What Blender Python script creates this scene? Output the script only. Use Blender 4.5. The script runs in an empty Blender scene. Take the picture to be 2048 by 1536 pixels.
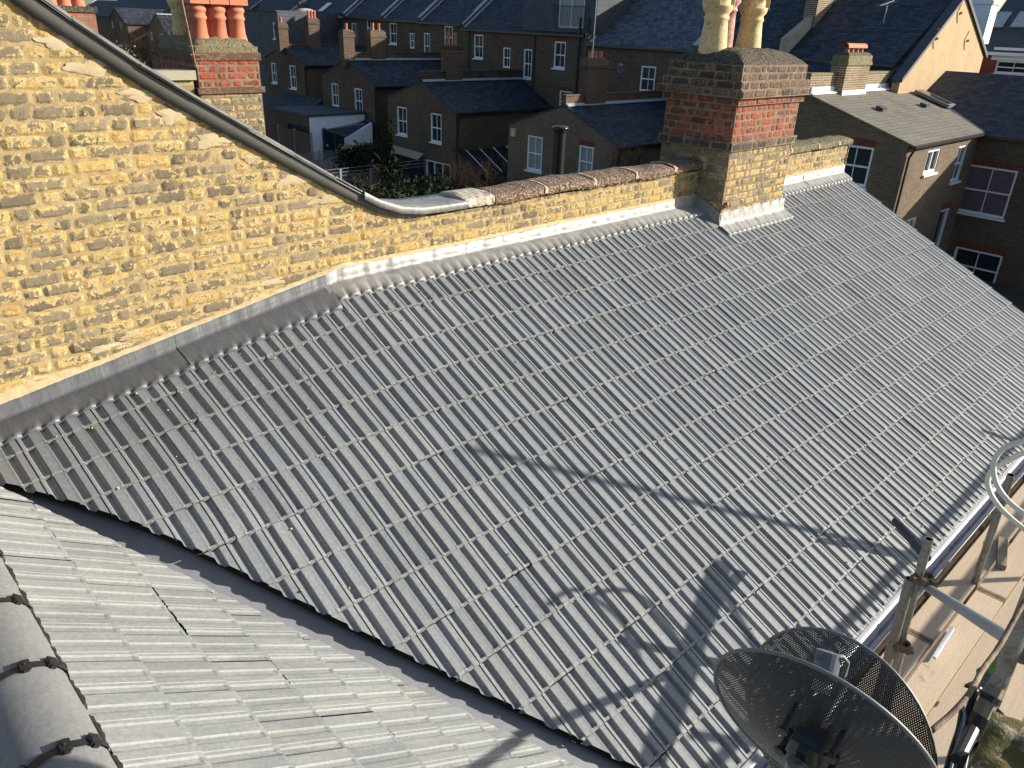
import bpy, bmesh, math, random
import numpy as np
from mathutils import Vector, Matrix
random.seed(7); rng = np.random.default_rng(7)
C = bpy.context.scene
# ---------------- camera (solved from the picture's vanishing points; world: X along the party wall, Y across, Z up, eye at 0,0,0)
R = np.array([[0.72017932,-0.27246645,0.63804685],[-0.69280637,-0.33133442,0.64049733],[0.03689285,-0.90331585,-0.42738669]])
F = 1529.159
cam_d = bpy.data.cameras.new('camera'); cam = bpy.data.objects.new('camera', cam_d); C.collection.objects.link(cam)
M = Matrix.Identity(4)
for i in range(3):
    M[i][0] = R[i,0]; M[i][1] = -R[i,1]; M[i][2] = -R[i,2]
cam.matrix_world = M
cam_d.sensor_width = 36; cam_d.lens = F/2048*36; cam_d.clip_end = 2000; cam_d.clip_start = 0.05
C.camera = cam
# ---------------- light
SUN_AZ = math.radians(-37.5); SUN_EL = math.radians(20)
w = bpy.data.worlds.new('World'); C.world = w; w.use_nodes = True
nt = w.node_tree; bg = nt.nodes['Background']; sky = nt.nodes.new('ShaderNodeTexSky')
sky.sky_type = 'NISHITA'; sky.sun_disc = False; sky.sun_elevation = SUN_EL
sky.sun_rotation = math.radians(90) - SUN_AZ
sky.air_density = 1.0; sky.dust_density = 1.2
nt.links.new(sky.outputs[0], bg.inputs[0]); bg.inputs[1].default_value = 0.088
sd = bpy.data.lights.new('sun','SUN'); sd.energy = 5.0; sd.angle = math.radians(0.55); sd.color = (1.0,0.92,0.79)
so = bpy.data.objects.new('sun', sd); C.collection.objects.link(so)
tosun = Vector((math.cos(SUN_AZ)*math.cos(SUN_EL), math.sin(SUN_AZ)*math.cos(SUN_EL), math.sin(SUN_EL)))
so.rotation_euler = tosun.to_track_quat('Z','Y').to_euler()
C.view_settings.view_transform = 'Standard'; C.view_settings.look = 'None'; C.view_settings.gamma = 1
C.view_settings.exposure = 0.95
# ---------------- measuring helpers: a picture position and a known plane give a world point
P0 = np.array([1024.,768.])
def ray(p):
    v = R @ np.array([p[0]-P0[0], p[1]-P0[1], F]); return v/np.linalg.norm(v)
def onp(p, n, d):
    r = ray(p); return r*d/np.dot(n, r)
def ax(p, x): return onp(p, np.array([1.,0,0]), x)
def ay(p, y): return onp(p, np.array([0,1.,0]), y)
def az(p, z): return onp(p, np.array([0,0,1.]), z)
# ---------------- mesh builder
class MB:
    def __init__(s): s.v=[]; s.f=[]; s.m=[]; s.t=[]
    def add(s, vs, fs, mi=0, tone=None):
        b=len(s.v); s.v += [tuple(map(float,p)) for p in vs]; s.f += [tuple(b+i for i in f) for f in fs]; s.m += [mi]*len(fs)
        s.t += [tone if tone is not None else (random.random(),random.random(),random.random(),1)]*len(vs)
    def quad(s,a,b,c,d,mi=0,tone=None): s.add([a,b,c,d],[(0,1,2,3)],mi,tone)
    def poly(s,pts,mi=0,tone=None): s.add(pts,[tuple(range(len(pts)))],mi,tone)
    def box(s,lo,hi,mi=0,rot=None,org=None,tone=None):
        x0,y0,z0=lo; x1,y1,z1=hi
        vs=[(x0,y0,z0),(x1,y0,z0),(x1,y1,z0),(x0,y1,z0),(x0,y0,z1),(x1,y0,z1),(x1,y1,z1),(x0,y1,z1)]
        if rot is not None: vs=[tuple(rot@Vector(v)+Vector(org)) for v in vs]
        s.add(vs,[(0,3,2,1),(4,5,6,7),(0,1,5,4),(1,2,6,5),(2,3,7,6),(3,0,4,7)],mi,tone)
    def prism(s,poly,ext,mi=0,tone=None):   # polygon extruded by a vector
        n=len(poly); a=[Vector(p) for p in poly]; e=Vector(ext); vs=a+[p+e for p in a]
        fs=[tuple(range(n))[::-1],tuple(range(n,2*n))]+[(i,(i+1)%n,n+(i+1)%n,n+i) for i in range(n)]
        s.add(vs,fs,mi,tone)
    def tube(s,pts,r,seg=10,mi=0,cap=True,tone=None):
        pts=[Vector(p) for p in pts]; n=len(pts); rr=r if hasattr(r,'__len__') else [r]*n
        up=Vector((0,0,1)); vs=[]; prev=None
        for i,p in enumerate(pts):
            d=(pts[min(i+1,n-1)]-pts[max(i-1,0)]).normalized()
            if prev is None:
                a=up if abs(d.z)<.95 else Vector((1,0,0)); u=d.cross(a).normalized()
            else: u=(prev-d*prev.dot(d)).normalized()
            prev=u; w_=d.cross(u)
            for k in range(seg):
                t=2*math.pi*k/seg; vs.append(p+(u*math.cos(t)+w_*math.sin(t))*rr[i])
        fs=[(i*seg+k,i*seg+(k+1)%seg,(i+1)*seg+(k+1)%seg,(i+1)*seg+k) for i in range(n-1) for k in range(seg)]
        if cap: fs+=[tuple(range(seg))[::-1],tuple((n-1)*seg+k for k in range(seg))]
        s.add(vs,fs,mi,tone)
    def lathe(s,prof,c,seg=24,mi=0,tone=None):
        vs=[(c[0]+r*math.cos(2*math.pi*k/seg),c[1]+r*math.sin(2*math.pi*k/seg),c[2]+z) for r,z in prof for k in range(seg)]
        fs=[(i*seg+k,i*seg+(k+1)%seg,(i+1)*seg+(k+1)%seg,(i+1)*seg+k) for i in range(len(prof)-1) for k in range(seg)]
        s.add(vs,fs,mi,tone)
    def grid(s,P,mi=0,tones=None):   # P: array (n,m,3)
        n,m,_=P.shape; b=len(s.v); s.v+= [tuple(p) for p in P.reshape(-1,3).tolist()]
        s.f+=[(b+i*m+j,b+i*m+j+1,b+(i+1)*m+j+1,b+(i+1)*m+j) for i in range(n-1) for j in range(m-1)]
        s.m+=[mi]*((n-1)*(m-1)); s.t+= tones if tones is not None else [(.5,.5,.5,1)]*(n*m)
    def build(s,name,mats,parent=None,smooth=False,cuts=(),merge=0):
        me=bpy.data.meshes.new(name); me.from_pydata(s.v,[],s.f)
        mats=mats if isinstance(mats,(list,tuple)) else [mats]
        for m in mats: me.materials.append(m)
        me.polygons.foreach_set('material_index',s.m)
        ca=me.color_attributes.new('tone','FLOAT_COLOR','POINT'); ca.data.foreach_set('color',np.array(s.t,dtype=np.float32).ravel())
        if cuts or merge:
            bm=bmesh.new(); bm.from_mesh(me)
            if merge: bmesh.ops.remove_doubles(bm,verts=bm.verts,dist=merge)
            for co,no in cuts:
                g=bm.verts[:]+bm.edges[:]+bm.faces[:]
                bmesh.ops.bisect_plane(bm,geom=g,plane_co=co,plane_no=no,clear_outer=True,dist=1e-5)
            bm.to_mesh(me); bm.free()
        me.update()
        # UV in metres, from each face's own plane
        uv=me.uv_layers.new(name='uv'); nl=len(me.loops); nv=len(me.vertices); npl=len(me.polygons)
        co=np.empty(nv*3,dtype=np.float32); me.vertices.foreach_get('co',co); co=co.reshape(-1,3)
        lv=np.empty(nl,dtype=np.int32); me.loops.foreach_get('vertex_index',lv)
        pn=np.empty(npl*3,dtype=np.float32); me.polygons.foreach_get('normal',pn); pn=pn.reshape(-1,3)
        lt=np.empty(npl,dtype=np.int32); me.polygons.foreach_get('loop_total',lt)
        n=np.repeat(pn,lt,axis=0); h=np.hypot(n[:,0],n[:,1]); flat=h<0.02
        t=np.stack([-n[:,1],n[:,0],np.zeros(len(n))],1)/np.maximum(h,1e-6)[:,None]; t[flat]=(1,0,0)
        b=np.cross(n,t); b[flat]=(0,1,0); L=co[lv]
        out=np.stack([(L*t).sum(1),(L*b).sum(1)],1).astype(np.float32); uv.data.foreach_set('uv',out.ravel())
        if smooth: me.polygons.foreach_set('use_smooth',[True]*npl)
        o=bpy.data.objects.new(name,me); C.collection.objects.link(o)
        if parent is not None:
            o.parent=parent
            if parent.type=='EMPTY': o.location=tuple(-Vector(parent.location))
        return o
def thing(name,label,cat,loc=(0,0,0),group=None):
    o=bpy.data.objects.new(name,None); C.collection.objects.link(o); o.location=tuple(map(float,loc)); o.empty_display_size=.2
    return tag(o,label,cat,group)
def tag(o,label,cat,group=None):
    o['label']=label; o['category']=cat
    if group: o['group']=group
    return o
def struct(o,kind='structure'): o['kind']=kind; return o
# ---------------- materials
def mat(name,col,rough=.8,metal=0,spec=.5):
    m=bpy.data.materials.new(name); m.use_nodes=True; b=m.node_tree.nodes['Principled BSDF']
    b.inputs['Base Color'].default_value=(*col,1); b.inputs['Roughness'].default_value=rough; b.inputs['Metallic'].default_value=metal
    b.inputs['Specular IOR Level'].default_value=spec; return m
class NT:
    def __init__(s,m): s.m=m; s.t=m.node_tree; s.b=s.t.nodes['Principled BSDF']
    def n(s,ty,**k):
        x=s.t.nodes.new(ty)
        for a,v in k.items():
            if a in x.inputs.keys() if isinstance(a,str) else False: x.inputs[a].default_value=v
            else: setattr(x,a,v)
        return x
    def l(s,a,b): s.t.links.new(a,b)
    def noise(s,scale,detail=4,rough=.6,vec=None,dist=0):
        x=s.t.nodes.new('ShaderNodeTexNoise'); x.inputs['Scale'].default_value=scale; x.inputs['Detail'].default_value=detail
        x.inputs['Roughness'].default_value=rough; x.inputs['Distortion'].default_value=dist
        s.l(vec if vec is not None else s.obj(),x.inputs['Vector']); return x.outputs['Fac']
    def obj(s):
        if not hasattr(s,'_o'): s._o=s.t.nodes.new('ShaderNodeTexCoord')
        return s._o.outputs['Object']
    def uv(s):
        s.obj(); return s._o.outputs['UV']
    def scale(s,vec,sc):
        x=s.t.nodes.new('ShaderNodeMapping'); x.inputs['Scale'].default_value=sc; s.l(vec,x.inputs['Vector']); return x.outputs[0]
    def ramp(s,fac,stops,interp='LINEAR'):
        x=s.t.nodes.new('ShaderNodeValToRGB'); x.color_ramp.interpolation=interp; e=x.color_ramp.elements
        while len(e)<len(stops): e.new(.5)
        for i,(p,c) in enumerate(stops):
            e[i].position=p; e[i].color=(*c,1) if hasattr(c,'__len__') else (c,c,c,1)
        s.l(fac,x.inputs[0]); return x.outputs[0]
    def mix(s,f,a,b,mode='MIX'):
        x=s.t.nodes.new('ShaderNodeMix'); x.data_type='RGBA'; x.blend_type=mode
        for v,i in ((f,0),(a,6),(b,7)):
            if hasattr(v,'links'): s.l(v,x.inputs[i])
            elif hasattr(v,'__len__'): x.inputs[i].default_value=(*v,1)
            else: x.inputs[i].default_value=v if i==0 else (v,v,v,1)
        return x.outputs[2]
    def math(s,op,a,b=0.,c=None):
        x=s.t.nodes.new('ShaderNodeMath'); x.operation=op
        for v,i in ((a,0),(b,1)):
            if hasattr(v,'links'): s.l(v,x.inputs[i])
            else: x.inputs[i].default_value=v
        return x.outputs[0]
    def tone(s):
        x=s.t.nodes.new('ShaderNodeAttribute'); x.attribute_name='tone'; y=s.t.nodes.new('ShaderNodeSeparateColor'); s.l(x.outputs['Color'],y.inputs[0]); return y.outputs
    def bump(s,h,dist=.005,strength=.6):
        x=s.t.nodes.new('ShaderNodeBump'); x.inputs['Strength'].default_value=strength; x.inputs['Distance'].default_value=dist
        s.l(h,x.inputs['Height']); s.l(x.outputs[0],s.b.inputs['Normal'])
    def col(s,c): s.l(c,s.b.inputs['Base Color'])
    def rough(s,c): s.l(c,s.b.inputs['Roughness'])
def m_stock(name,bright,soot,edge,amt=.5,sc=26,bumpd=.006):      # worn stock brick; one tone per brick
    m=mat(name,bright,.9,0,.25); k=NT(m); t=k.tone()
    n1=k.noise(sc,6,.68,dist=.6); n2=k.noise(sc*3.5,5,.7); n3=k.noise(2.2,3,.5)
    f=k.math('ADD',n1,k.math('MULTIPLY',k.math('SUBTRACT',t[1],.42),.26)); f=k.math('ADD',f,k.math('MULTIPLY',k.math('SUBTRACT',n3,.5),.3))
    f=k.math('ADD',f,k.math('MULTIPLY',k.math('SUBTRACT',n2,.5),.18))
    base=k.mix(t[0],bright,tuple(c*.72 for c in bright)); base=k.mix(k.math('MULTIPLY',t[2],.5),base,tuple(min(1,c*q) for c,q in zip(bright,(1.05,.82,.6))))
    sootc=k.mix(t[2],soot,tuple(c*1.7 for c in soot))
    c=k.mix(k.ramp(f,[(amt-.07,0),(amt-.02,1),(amt+.02,0)]),base,edge)
    c=k.mix(k.ramp(f,[(amt,0),(amt+.035,1)]),c,sootc)
    c=k.mix(.35,c,k.ramp(n2,[(.3,.35),(.7,1.)]),'MULTIPLY'); k.col(c)
    k.bump(k.math('ADD',n2,k.math('MULTIPLY',n1,.8)),bumpd,.9); return m
def m_mottle(name,a,b,sc=8,rough=.9,bump=.004,c2=None,sc2=40,lo=.35,hi=.65,vecsc=None,metal=0,spec=.3,st=.6):
    m=mat(name,a,rough,metal,spec); k=NT(m); v=k.obj()
    if vecsc: v=k.scale(v,vecsc)
    n1=k.noise(sc,5,.6,v); n2=k.noise(sc2,5,.7,v)
    c=k.mix(k.ramp(n1,[(lo,0),(hi,1)]),a,b)
    if c2: c=k.mix(k.ramp(n2,[(.52,0),(.62,1)]),c,c2)
    c=k.mix(.3,c,k.ramp(n2,[(.3,.5),(.7,1.)]),'MULTIPLY'); k.col(c)
    if bump: k.bump(k.math('ADD',n2,n1),bump,st)
    return m
def m_brick(name,c1,c2,mortar,bw=.225,bh=.075,ms=.012,dirt=.5,bumpd=.006):   # brick courses for the houses further off
    m=mat(name,c1,.92,0,.2); k=NT(m); b=k.t.nodes.new('ShaderNodeTexBrick'); k.l(k.uv(),b.inputs['Vector'])
    b.inputs['Scale'].default_value=1; b.inputs['Brick Width'].default_value=bw; b.inputs['Row Height'].default_value=bh
    b.inputs['Mortar Size'].default_value=ms; b.inputs['Mortar Smooth'].default_value=.2; b.inputs['Bias'].default_value=0
    b.inputs['Color1'].default_value=(*c1,1); b.inputs['Color2'].default_value=(*c2,1); b.inputs['Mortar'].default_value=(*mortar,1)
    b.offset=.5
    n=k.noise(.6,4,.6); n2=k.noise(9,4,.7)
    c=k.mix(dirt,b.outputs['Color'],k.ramp(n,[(.3,.45),(.7,1.15)]),'MULTIPLY'); c=k.mix(.5,c,k.ramp(n2,[(.3,.6),(.7,1.2)]),'MULTIPLY'); k.col(c)
    k.bump(k.math('SUBTRACT',n2,k.math('MULTIPLY',b.outputs['Fac'],1.5)),bumpd,.7); return m
def m_slate(name,c1,c2,gap,sw=.28,sh=.19,rough=.55,lich=None):
    m=mat(name,c1,rough+.12,0,.28); k=NT(m); b=k.t.nodes.new('ShaderNodeTexBrick'); k.l(k.uv(),b.inputs['Vector'])
    b.inputs['Scale'].default_value=1; b.inputs['Brick Width'].default_value=sw; b.inputs['Row Height'].default_value=sh
    b.inputs['Mortar Size'].default_value=.012; b.inputs['Mortar Smooth'].default_value=.3
    b.inputs['Color1'].default_value=(*c1,1); b.inputs['Color2'].default_value=(*c2,1); b.inputs['Mortar'].default_value=(*gap,1)
    n=k.noise(1.3,5,.65); n2=k.noise(14,5,.7)
    c=k.mix(.5,b.outputs['Color'],k.ramp(n,[(.3,.5),(.7,1.3)]),'MULTIPLY')
    if lich: c=k.mix(k.ramp(n2,[(.6,0),(.68,.8)]),c,lich)
    k.col(c); sp=k.t.nodes.new('ShaderNodeSeparateXYZ'); k.l(k.uv(),sp.inputs[0])
    saw=k.math('FRACT',k.math('DIVIDE',sp.outputs[1],sh)); k.bump(k.math('SUBTRACT',k.math('MULTIPLY',saw,-1.),k.math('MULTIPLY',b.outputs['Fac'],.4)),.012,.8); return m
def m_tile(name,base,dust,lo=.5,hi=.72,am=.6,dscale=(9,9,9)):
    m=mat(name,base,.62,0,.45); k=NT(m); t=k.tone(); n1=k.noise(3.2,6,.7); n2=k.noise(55,5,.75); n3=k.noise(14,5,.65,k.scale(k.obj(),(dscale[0]/9,dscale[1]/9,dscale[2]/9)),dist=.8)
    c=k.mix(t[0],base,tuple(x*1.22 for x in base))
    c=k.mix(k.math('MULTIPLY',k.ramp(n3,[(lo,0),(hi,1)]),k.math('MULTIPLY',k.ramp(n1,[(.35,0),(.7,1)]),am)),c,dust)
    c=k.mix(k.math('MULTIPLY',t[2],.75),c,dust)
    c=k.mix(.55,c,k.ramp(n2,[(.3,.55),(.7,1.25)]),'MULTIPLY'); k.col(c)
    k.bump(k.math('ADD',n2,k.math('MULTIPLY',n3,.5)),.0012,.7); k.rough(k.ramp(n3,[(.3,.5),(.7,.75)])); return m
def m_lead(name,a,b,metal,r0,r1,sc=5):
    m=mat(name,a,r0,metal,.5); k=NT(m); n1=k.noise(sc,6,.65,dist=1.2); n2=k.noise(40,4,.7); n3=k.noise(9,4,.6,k.scale(k.obj(),(2.5,1,.5)))
    k.col(k.mix(k.ramp(n1,[(.35,0),(.65,1)]),a,b)); k.rough(k.ramp(n3,[(.3,r0),(.7,r1)])); k.bump(k.math('ADD',n3,k.math('MULTIPLY',n2,.15)),.006,.7); return m
def m_wood(name,a,b,stain,vec=(1,14,1),sc=3):
    m=mat(name,a,.85,0,.25); k=NT(m); t=k.tone(); v=k.scale(k.obj(),vec); n=k.noise(sc,7,.7,v,dist=.5); n2=k.noise(5,5,.7); n3=k.noise(60,4,.6)
    c=k.mix(n,a,b); c=k.mix(k.math('MULTIPLY',t[0],.45),c,tuple(x*.7 for x in a)); c=k.mix(k.ramp(n2,[(.6,0),(.72,.65)]),c,stain); c=k.mix(.3,c,k.ramp(n3,[(.3,.5),(.7,1)]),'MULTIPLY')
    k.col(c); k.bump(k.math('ADD',n,n3),.003,.5); return m
def m_leaf(name,a,b):
    m=mat(name,a,.95,0,.08); k=NT(m); t=k.tone(); k.col(k.mix(t[0],a,b)); return m
def glass(name,col=(.02,.025,.03),rough=.06):
    return mat(name,col,rough,0,.35)
MT={}
MT['stock']=m_stock('stock brick yellow',(.42,.305,.12),(.14,.115,.075),(.54,.435,.235),.52,22,.004)
MT['mortar']=m_mottle('lime mortar',(.385,.295,.155),(.30,.225,.12),6,.95,.004,(.22,.165,.09),24,st=.9)
MT['render']=m_mottle('smeared mortar',(.36,.28,.165),(.46,.375,.25),7,.95,.004)
MT['redbrick']=m_stock('red facing brick',(.30,.072,.038),(.09,.042,.033),(.36,.15,.09),.60,30,.004)
MT['darkbrick']=m_stock('sooty brick',(.125,.074,.055),(.05,.038,.033),(.26,.2,.13),.54,30,.006)
MT['chmortar']=m_mottle('chimney mortar',(.24,.19,.13),(.13,.10,.075),9,.95,.006)
MT['flaunch']=m_mottle('mossy cement',(.045,.038,.028),(.10,.085,.06),11,.98,.03,(.22,.195,.15),46,st=1)
MT['moss']=m_mottle('moss and lichen',(.12,.10,.05),(.21,.185,.11),16,.98,.02,(.34,.31,.22),60,st=1)
MT['coping']=m_mottle('weathered coping',(.075,.04,.028),(.125,.075,.05),14,.95,.008,(.55,.46,.36),85,.35,.65,st=1)
MT['coping2']=m_mottle('pale coping end',(.42,.38,.3),(.55,.5,.42),8,.9,.004,(.25,.16,.1),50)
MT['joint']=m_mottle('coping joint mortar',(.40,.30,.17),(.5,.4,.25),20,.95,.003)
MT['tileA']=m_tile('charcoal tile',(.172,.184,.197),(.29,.292,.262),.5,.78,.5)
MT['dustline']=m_mottle('dusty tile edge',(.135,.14,.14),(.20,.205,.19),30,.9,.003)
MT['dustB']=m_mottle('dusty edge of pale tile',(.15,.157,.16),(.205,.21,.20),30,.9,.003)
MT['tileB']=m_tile('charcoal tile dusty',(.165,.175,.182),(.28,.288,.262),.42,.66,.8,(3,16,3))
MT['ridge']=m_tile('ridge tile',(.12,.125,.135),(.26,.26,.25),.55,.8,.5,(2,5,5))
MT['black']=mat('black plastic',(.012,.012,.013),.45)
MT['valley']=m_mottle('valley lining',(.17,.18,.20),(.21,.22,.24),3,.5,.001)
MT['leaddark']=m_lead('dark new lead',(.085,.09,.10),(.11,.115,.125),.15,.45,.6,2.5)
MT['lead']=m_lead('bright lead',(.17,.17,.175),(.29,.285,.27),.3,.42,.62,7)
MT['leadpale']=m_lead('chalky lead',(.21,.215,.22),(.29,.29,.28),.12,.45,.7,6)
MT['capface']=m_mottle('shaded capping face',(.062,.062,.056),(.085,.085,.078),2,.6,.001)
MT['slateedge']=m_mottle('slate edge',(.14,.145,.15),(.24,.24,.24),12,.6,.002)
MT['gut']=m_mottle('white gutter',(.27,.285,.34),(.34,.355,.41),5,.35,.0005)
MT['grime']=m_mottle('gutter grime',(.10,.11,.14),(.2,.22,.27),22,.8,.003)
MT['timber']=m_mottle('bare timber batten',(.24,.2,.13),(.33,.28,.2),9,.9,.003)
MT['dark']=mat('dark underside',(.02,.018,.016),.9)
MT['board']=m_wood('scaffold board',(.50,.385,.27),(.66,.54,.41),(.20,.15,.11))
MT['steel']=m_mottle('galvanised tube',(.24,.235,.21),(.34,.335,.30),6,.42,.001,(.17,.15,.12),40,metal=.5,spec=.5)
MT['steelpale']=m_mottle('pale galvanised tube',(.26,.29,.32),(.34,.37,.40),5,.4,.001,metal=.4)
MT['rust']=m_mottle('rusty coupler',(.16,.09,.05),(.25,.2,.15),30,.8,.004)
MT['hoop']=mat('cream plastic tube',(.62,.62,.52),.4)
MT['cream']=m_mottle('buff clay pot',(.66,.52,.28),(.58,.44,.22),6,.7,.002,(.35,.27,.16),24)
MT['mauve']=m_mottle('mauve clay pot',(.32,.15,.13),(.42,.22,.19),8,.7,.002,(.55,.4,.35),30)
MT['terra']=m_mottle('terracotta pot',(.42,.135,.075),(.50,.185,.11),5,.75,.001)
MT['ltbrown']=m_brick('brown stock brick',(.095,.064,.046),(.15,.10,.07),(.12,.098,.078))
MT['brown2']=m_brick('grey brown brick',(.125,.088,.062),(.18,.128,.086),(.22,.18,.135),.225,.078,.011)
MT['chbrickfar']=m_brick('lit chimney brick',(.13,.085,.055),(.22,.15,.1),(.42,.36,.25),.2,.078,.014)
MT['yelfar']=m_brick('yellow chimney brick',(.34,.265,.12),(.19,.15,.085),(.42,.35,.2),.22,.078,.012)
MT['redfar']=m_brick('red terrace brick',(.30,.075,.045),(.24,.06,.04),(.2,.09,.07))
MT['slate']=m_slate('navy slate',(.014,.020,.032),(.050,.062,.088),(.004,.006,.009))
MT['slate2']=m_slate('pale worn slate',(.05,.062,.095),(.13,.15,.19),(.012,.015,.022))
MT['tilegrey']=m_slate('brown grey felted tile',(.135,.125,.105),(.165,.15,.125),(.07,.065,.055),.5,.2,.8,(.07,.065,.055))
MT['slateclad']=m_slate('slate cladding',(.055,.06,.075),(.065,.07,.088),(.04,.045,.055),.4,.25)
MT['flat']=m_mottle('flat roof felt',(.05,.055,.07),(.075,.08,.1),1.5,.7,.002)
MT['leadfar']=m_mottle('lead strip',(.3,.34,.38),(.42,.46,.5),4,.6,.002)
MT['white']=m_mottle('white painted wood',(.72,.74,.78),(.8,.82,.85),6,.5,.0005)
MT['whitewall']=m_mottle('white render',(.72,.74,.8),(.78,.8,.84),2,.8,.001)
MT['glass']=glass('window glass',(.022,.026,.034),.08)
MT['curtain']=m_mottle('net curtain behind glass',(.2,.22,.24),(.3,.32,.34),14,.4,.001,vecsc=(6,6,.6))
MT['purple']=m_mottle('purple curtain',(.09,.06,.09),(.17,.12,.16),12,.5,.001,vecsc=(6,6,.4))
MT['blackpipe']=mat('black pipe',(.012,.013,.016),.35)
MT['flue']=mat('black enamel flue',(.02,.021,.025),.18)
MT['beige']=m_mottle('ochre render',(.47,.34,.195),(.40,.28,.16),.9,.9,.002,(.31,.235,.15),5,vecsc=(1.6,1.6,.45))
MT['redlintel']=m_brick('gauged red arch',(.22,.06,.045),(.17,.05,.04),(.12,.05,.04),.06,.4,.004)
MT['cement']=m_mottle('cement render',(.3,.28,.22),(.4,.37,.28),3,.9,.003)
MT['fencewood']=m_wood('fence panel',(.10,.06,.045),(.14,.09,.065),(.06,.04,.03),(1,1,10))
MT['fencegrey']=m_wood('grey fence panel',(.19,.19,.21),(.25,.25,.27),(.12,.12,.13),(6,6,1))
MT['ground']=m_mottle('garden soil and paving',(.04,.045,.03),(.09,.085,.07),.7,.95,.02,(.03,.05,.02),6)
MT['leafdark']=m_leaf('dark leaves',(.010,.020,.010),(.028,.045,.020))
MT['leafgrey']=m_leaf('grey green leaves',(.10,.12,.07),(.2,.22,.14))
MT['leafbrown']=m_leaf('brown twigs',(.03,.02,.016),(.06,.038,.028))
MT['bark']=m_mottle('bark',(.06,.045,.035),(.1,.08,.06),12,.9,.01)
# ================= our house: two tiled slopes, valley, ridge, lead
W = 4.78; TA = math.radians(26.5); Z0 = -1.803; GA = .307; EAVE = 4.09
NA = np.array([0,-math.sin(TA),math.cos(TA)]); DA = -math.sin(TA)*W+math.cos(TA)*Z0
def warp(x,s):   # the old rafters drop towards the wall at the valley end
    return -0.172*np.maximum(0,2.9-x)**1.0*np.clip(1-s/1.5,0,1)**1.3
def PA(x,s,h):
    x=np.asarray(x,float); s=np.asarray(s,float); h=np.asarray(h,float)
    return np.stack(np.broadcast_arrays(x, W-s*math.cos(TA)-h*math.sin(TA), Z0-s*math.sin(TA)+h*math.cos(TA)+warp(x,s)),-1)
PROF_U=np.array([0,.005,.040,.0435,.0455,.0480,.0555,.0580,.0645,.0670,.0885,.0950])
PROF_H=np.array([.017,.0195,.0200,.0200,.0205,.0205,.0215,.0215,.0030,.0010,.0010,.0120])
PROF2_U=np.array([0,.005,.036,.0385,.0405,.0430,.0555,.0580,.0645,.0670,.0885,.0950])
PROF2_H=np.array([.017,.0195,.0195,.0080,.0080,.0225,.0215,.0205,.0030,.0010,.0010,.0120])
def tile_roof(mb, P, u0, u1, scourses, g, jit=1.0, front=.010, skip=None, hs=1.12):
    """rows of interlocking tiles, each .2 wide with two flat topped ribs"""
    U=np.concatenate([PROF_U,PROF2_U+.1,[.1995]]); H=np.concatenate([PROF_H,PROF2_H,[.0175]])*hs
    nu=len(U); T=np.array([0,.3,.62,.915,.945,.992,1.0,1.0]); DH=np.array([0,0,0,0,0,-.001,-.006,-front-.004]); HF=H.max()*.80
    n=int(math.ceil((u1-u0)/.2)); ftone=[]
    for sl in scourses:
        for j in range(n):
            ub=u0+j*.2
            if skip and skip(ub+.1,sl-g*.5): continue
            du=rng.normal(0,.0007)*jit; ds=rng.normal(0,.0035)*jit; dh=rng.normal(0,.0014)*jit; tl=rng.normal(0,.0022)*jit
            tone=(float(rng.random()),float(rng.random()),float(rng.random()**3*.35),1)
            s=(sl-g)+T*g+ds*T; uu=ub+U+du
            hf=np.array([0,0,0,0,.8,1,1,1])[:,None]; hh=(H[None,:]*(1-hf)+np.maximum(H,HF)[None,:]*hf)+(T[:,None]*front)+DH[:,None]+dh+tl*(U[None,:]/.2-.5)
            hh[-1,:]=np.minimum(hh[-1,:],H*1.0-.004); hh[4:7,:]+=rng.normal(0,.0007,(3,nu)); uu=ub+U+du; s_j=rng.normal(0,.0012,nu)
            Pn=P(uu[None,:]*np.ones((8,1)), s[:,None]*np.ones((1,nu))+np.array([0,0,0,0,0,1,1,1])[:,None]*s_j[None,:], hh)
            tn=[tone]*(nu*8); b=len(mb.v); mb.v+=[tuple(p) for p in Pn.reshape(-1,3).tolist()]; mb.t+=tn
            for i in range(7):
                mi=1 if i>=5 else 0
                for q in range(nu-1):
                    a=b+i*nu+q; mb.f.append((a,a+nu,a+nu+1,a+1)); mb.m.append(mi)
V1=onp((0,912),NA,DA); V2=onp((1262,1537),NA,DA); vd=V2-V1; vd2=np.array([vd[0],vd[1],0]); vd2/=np.linalg.norm(vd2)
nvA=np.array([-vd2[1],vd2[0],0])     # points to +x,+y : keep that side
if nvA[0]<0: nvA=-nvA
house=thing('terraced_house','house under the camera with charcoal ribbed tile roofs meeting in a valley','house',(5,2,-9))
mb=MB(); courses=[EAVE-GA*k for k in range(14)]
tile_roof(mb,PA,-.1,11.30,courses,GA,skip=lambda x,s: (x < V1[0]+ (s-.66)*.60-.45) or s<-.15 or (7.7<x<8.8 and s<.15))
topcut=((0,W-.012,0),(0,1,0))
roofA=mb.build('roof_slope',[MT['tileA'],MT['dustline']],house,cuts=[(tuple(V1),tuple(-nvA)),topcut]); roofA['label']='wide charcoal ribbed tile slope running down from the brick wall to the gutter'
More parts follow.
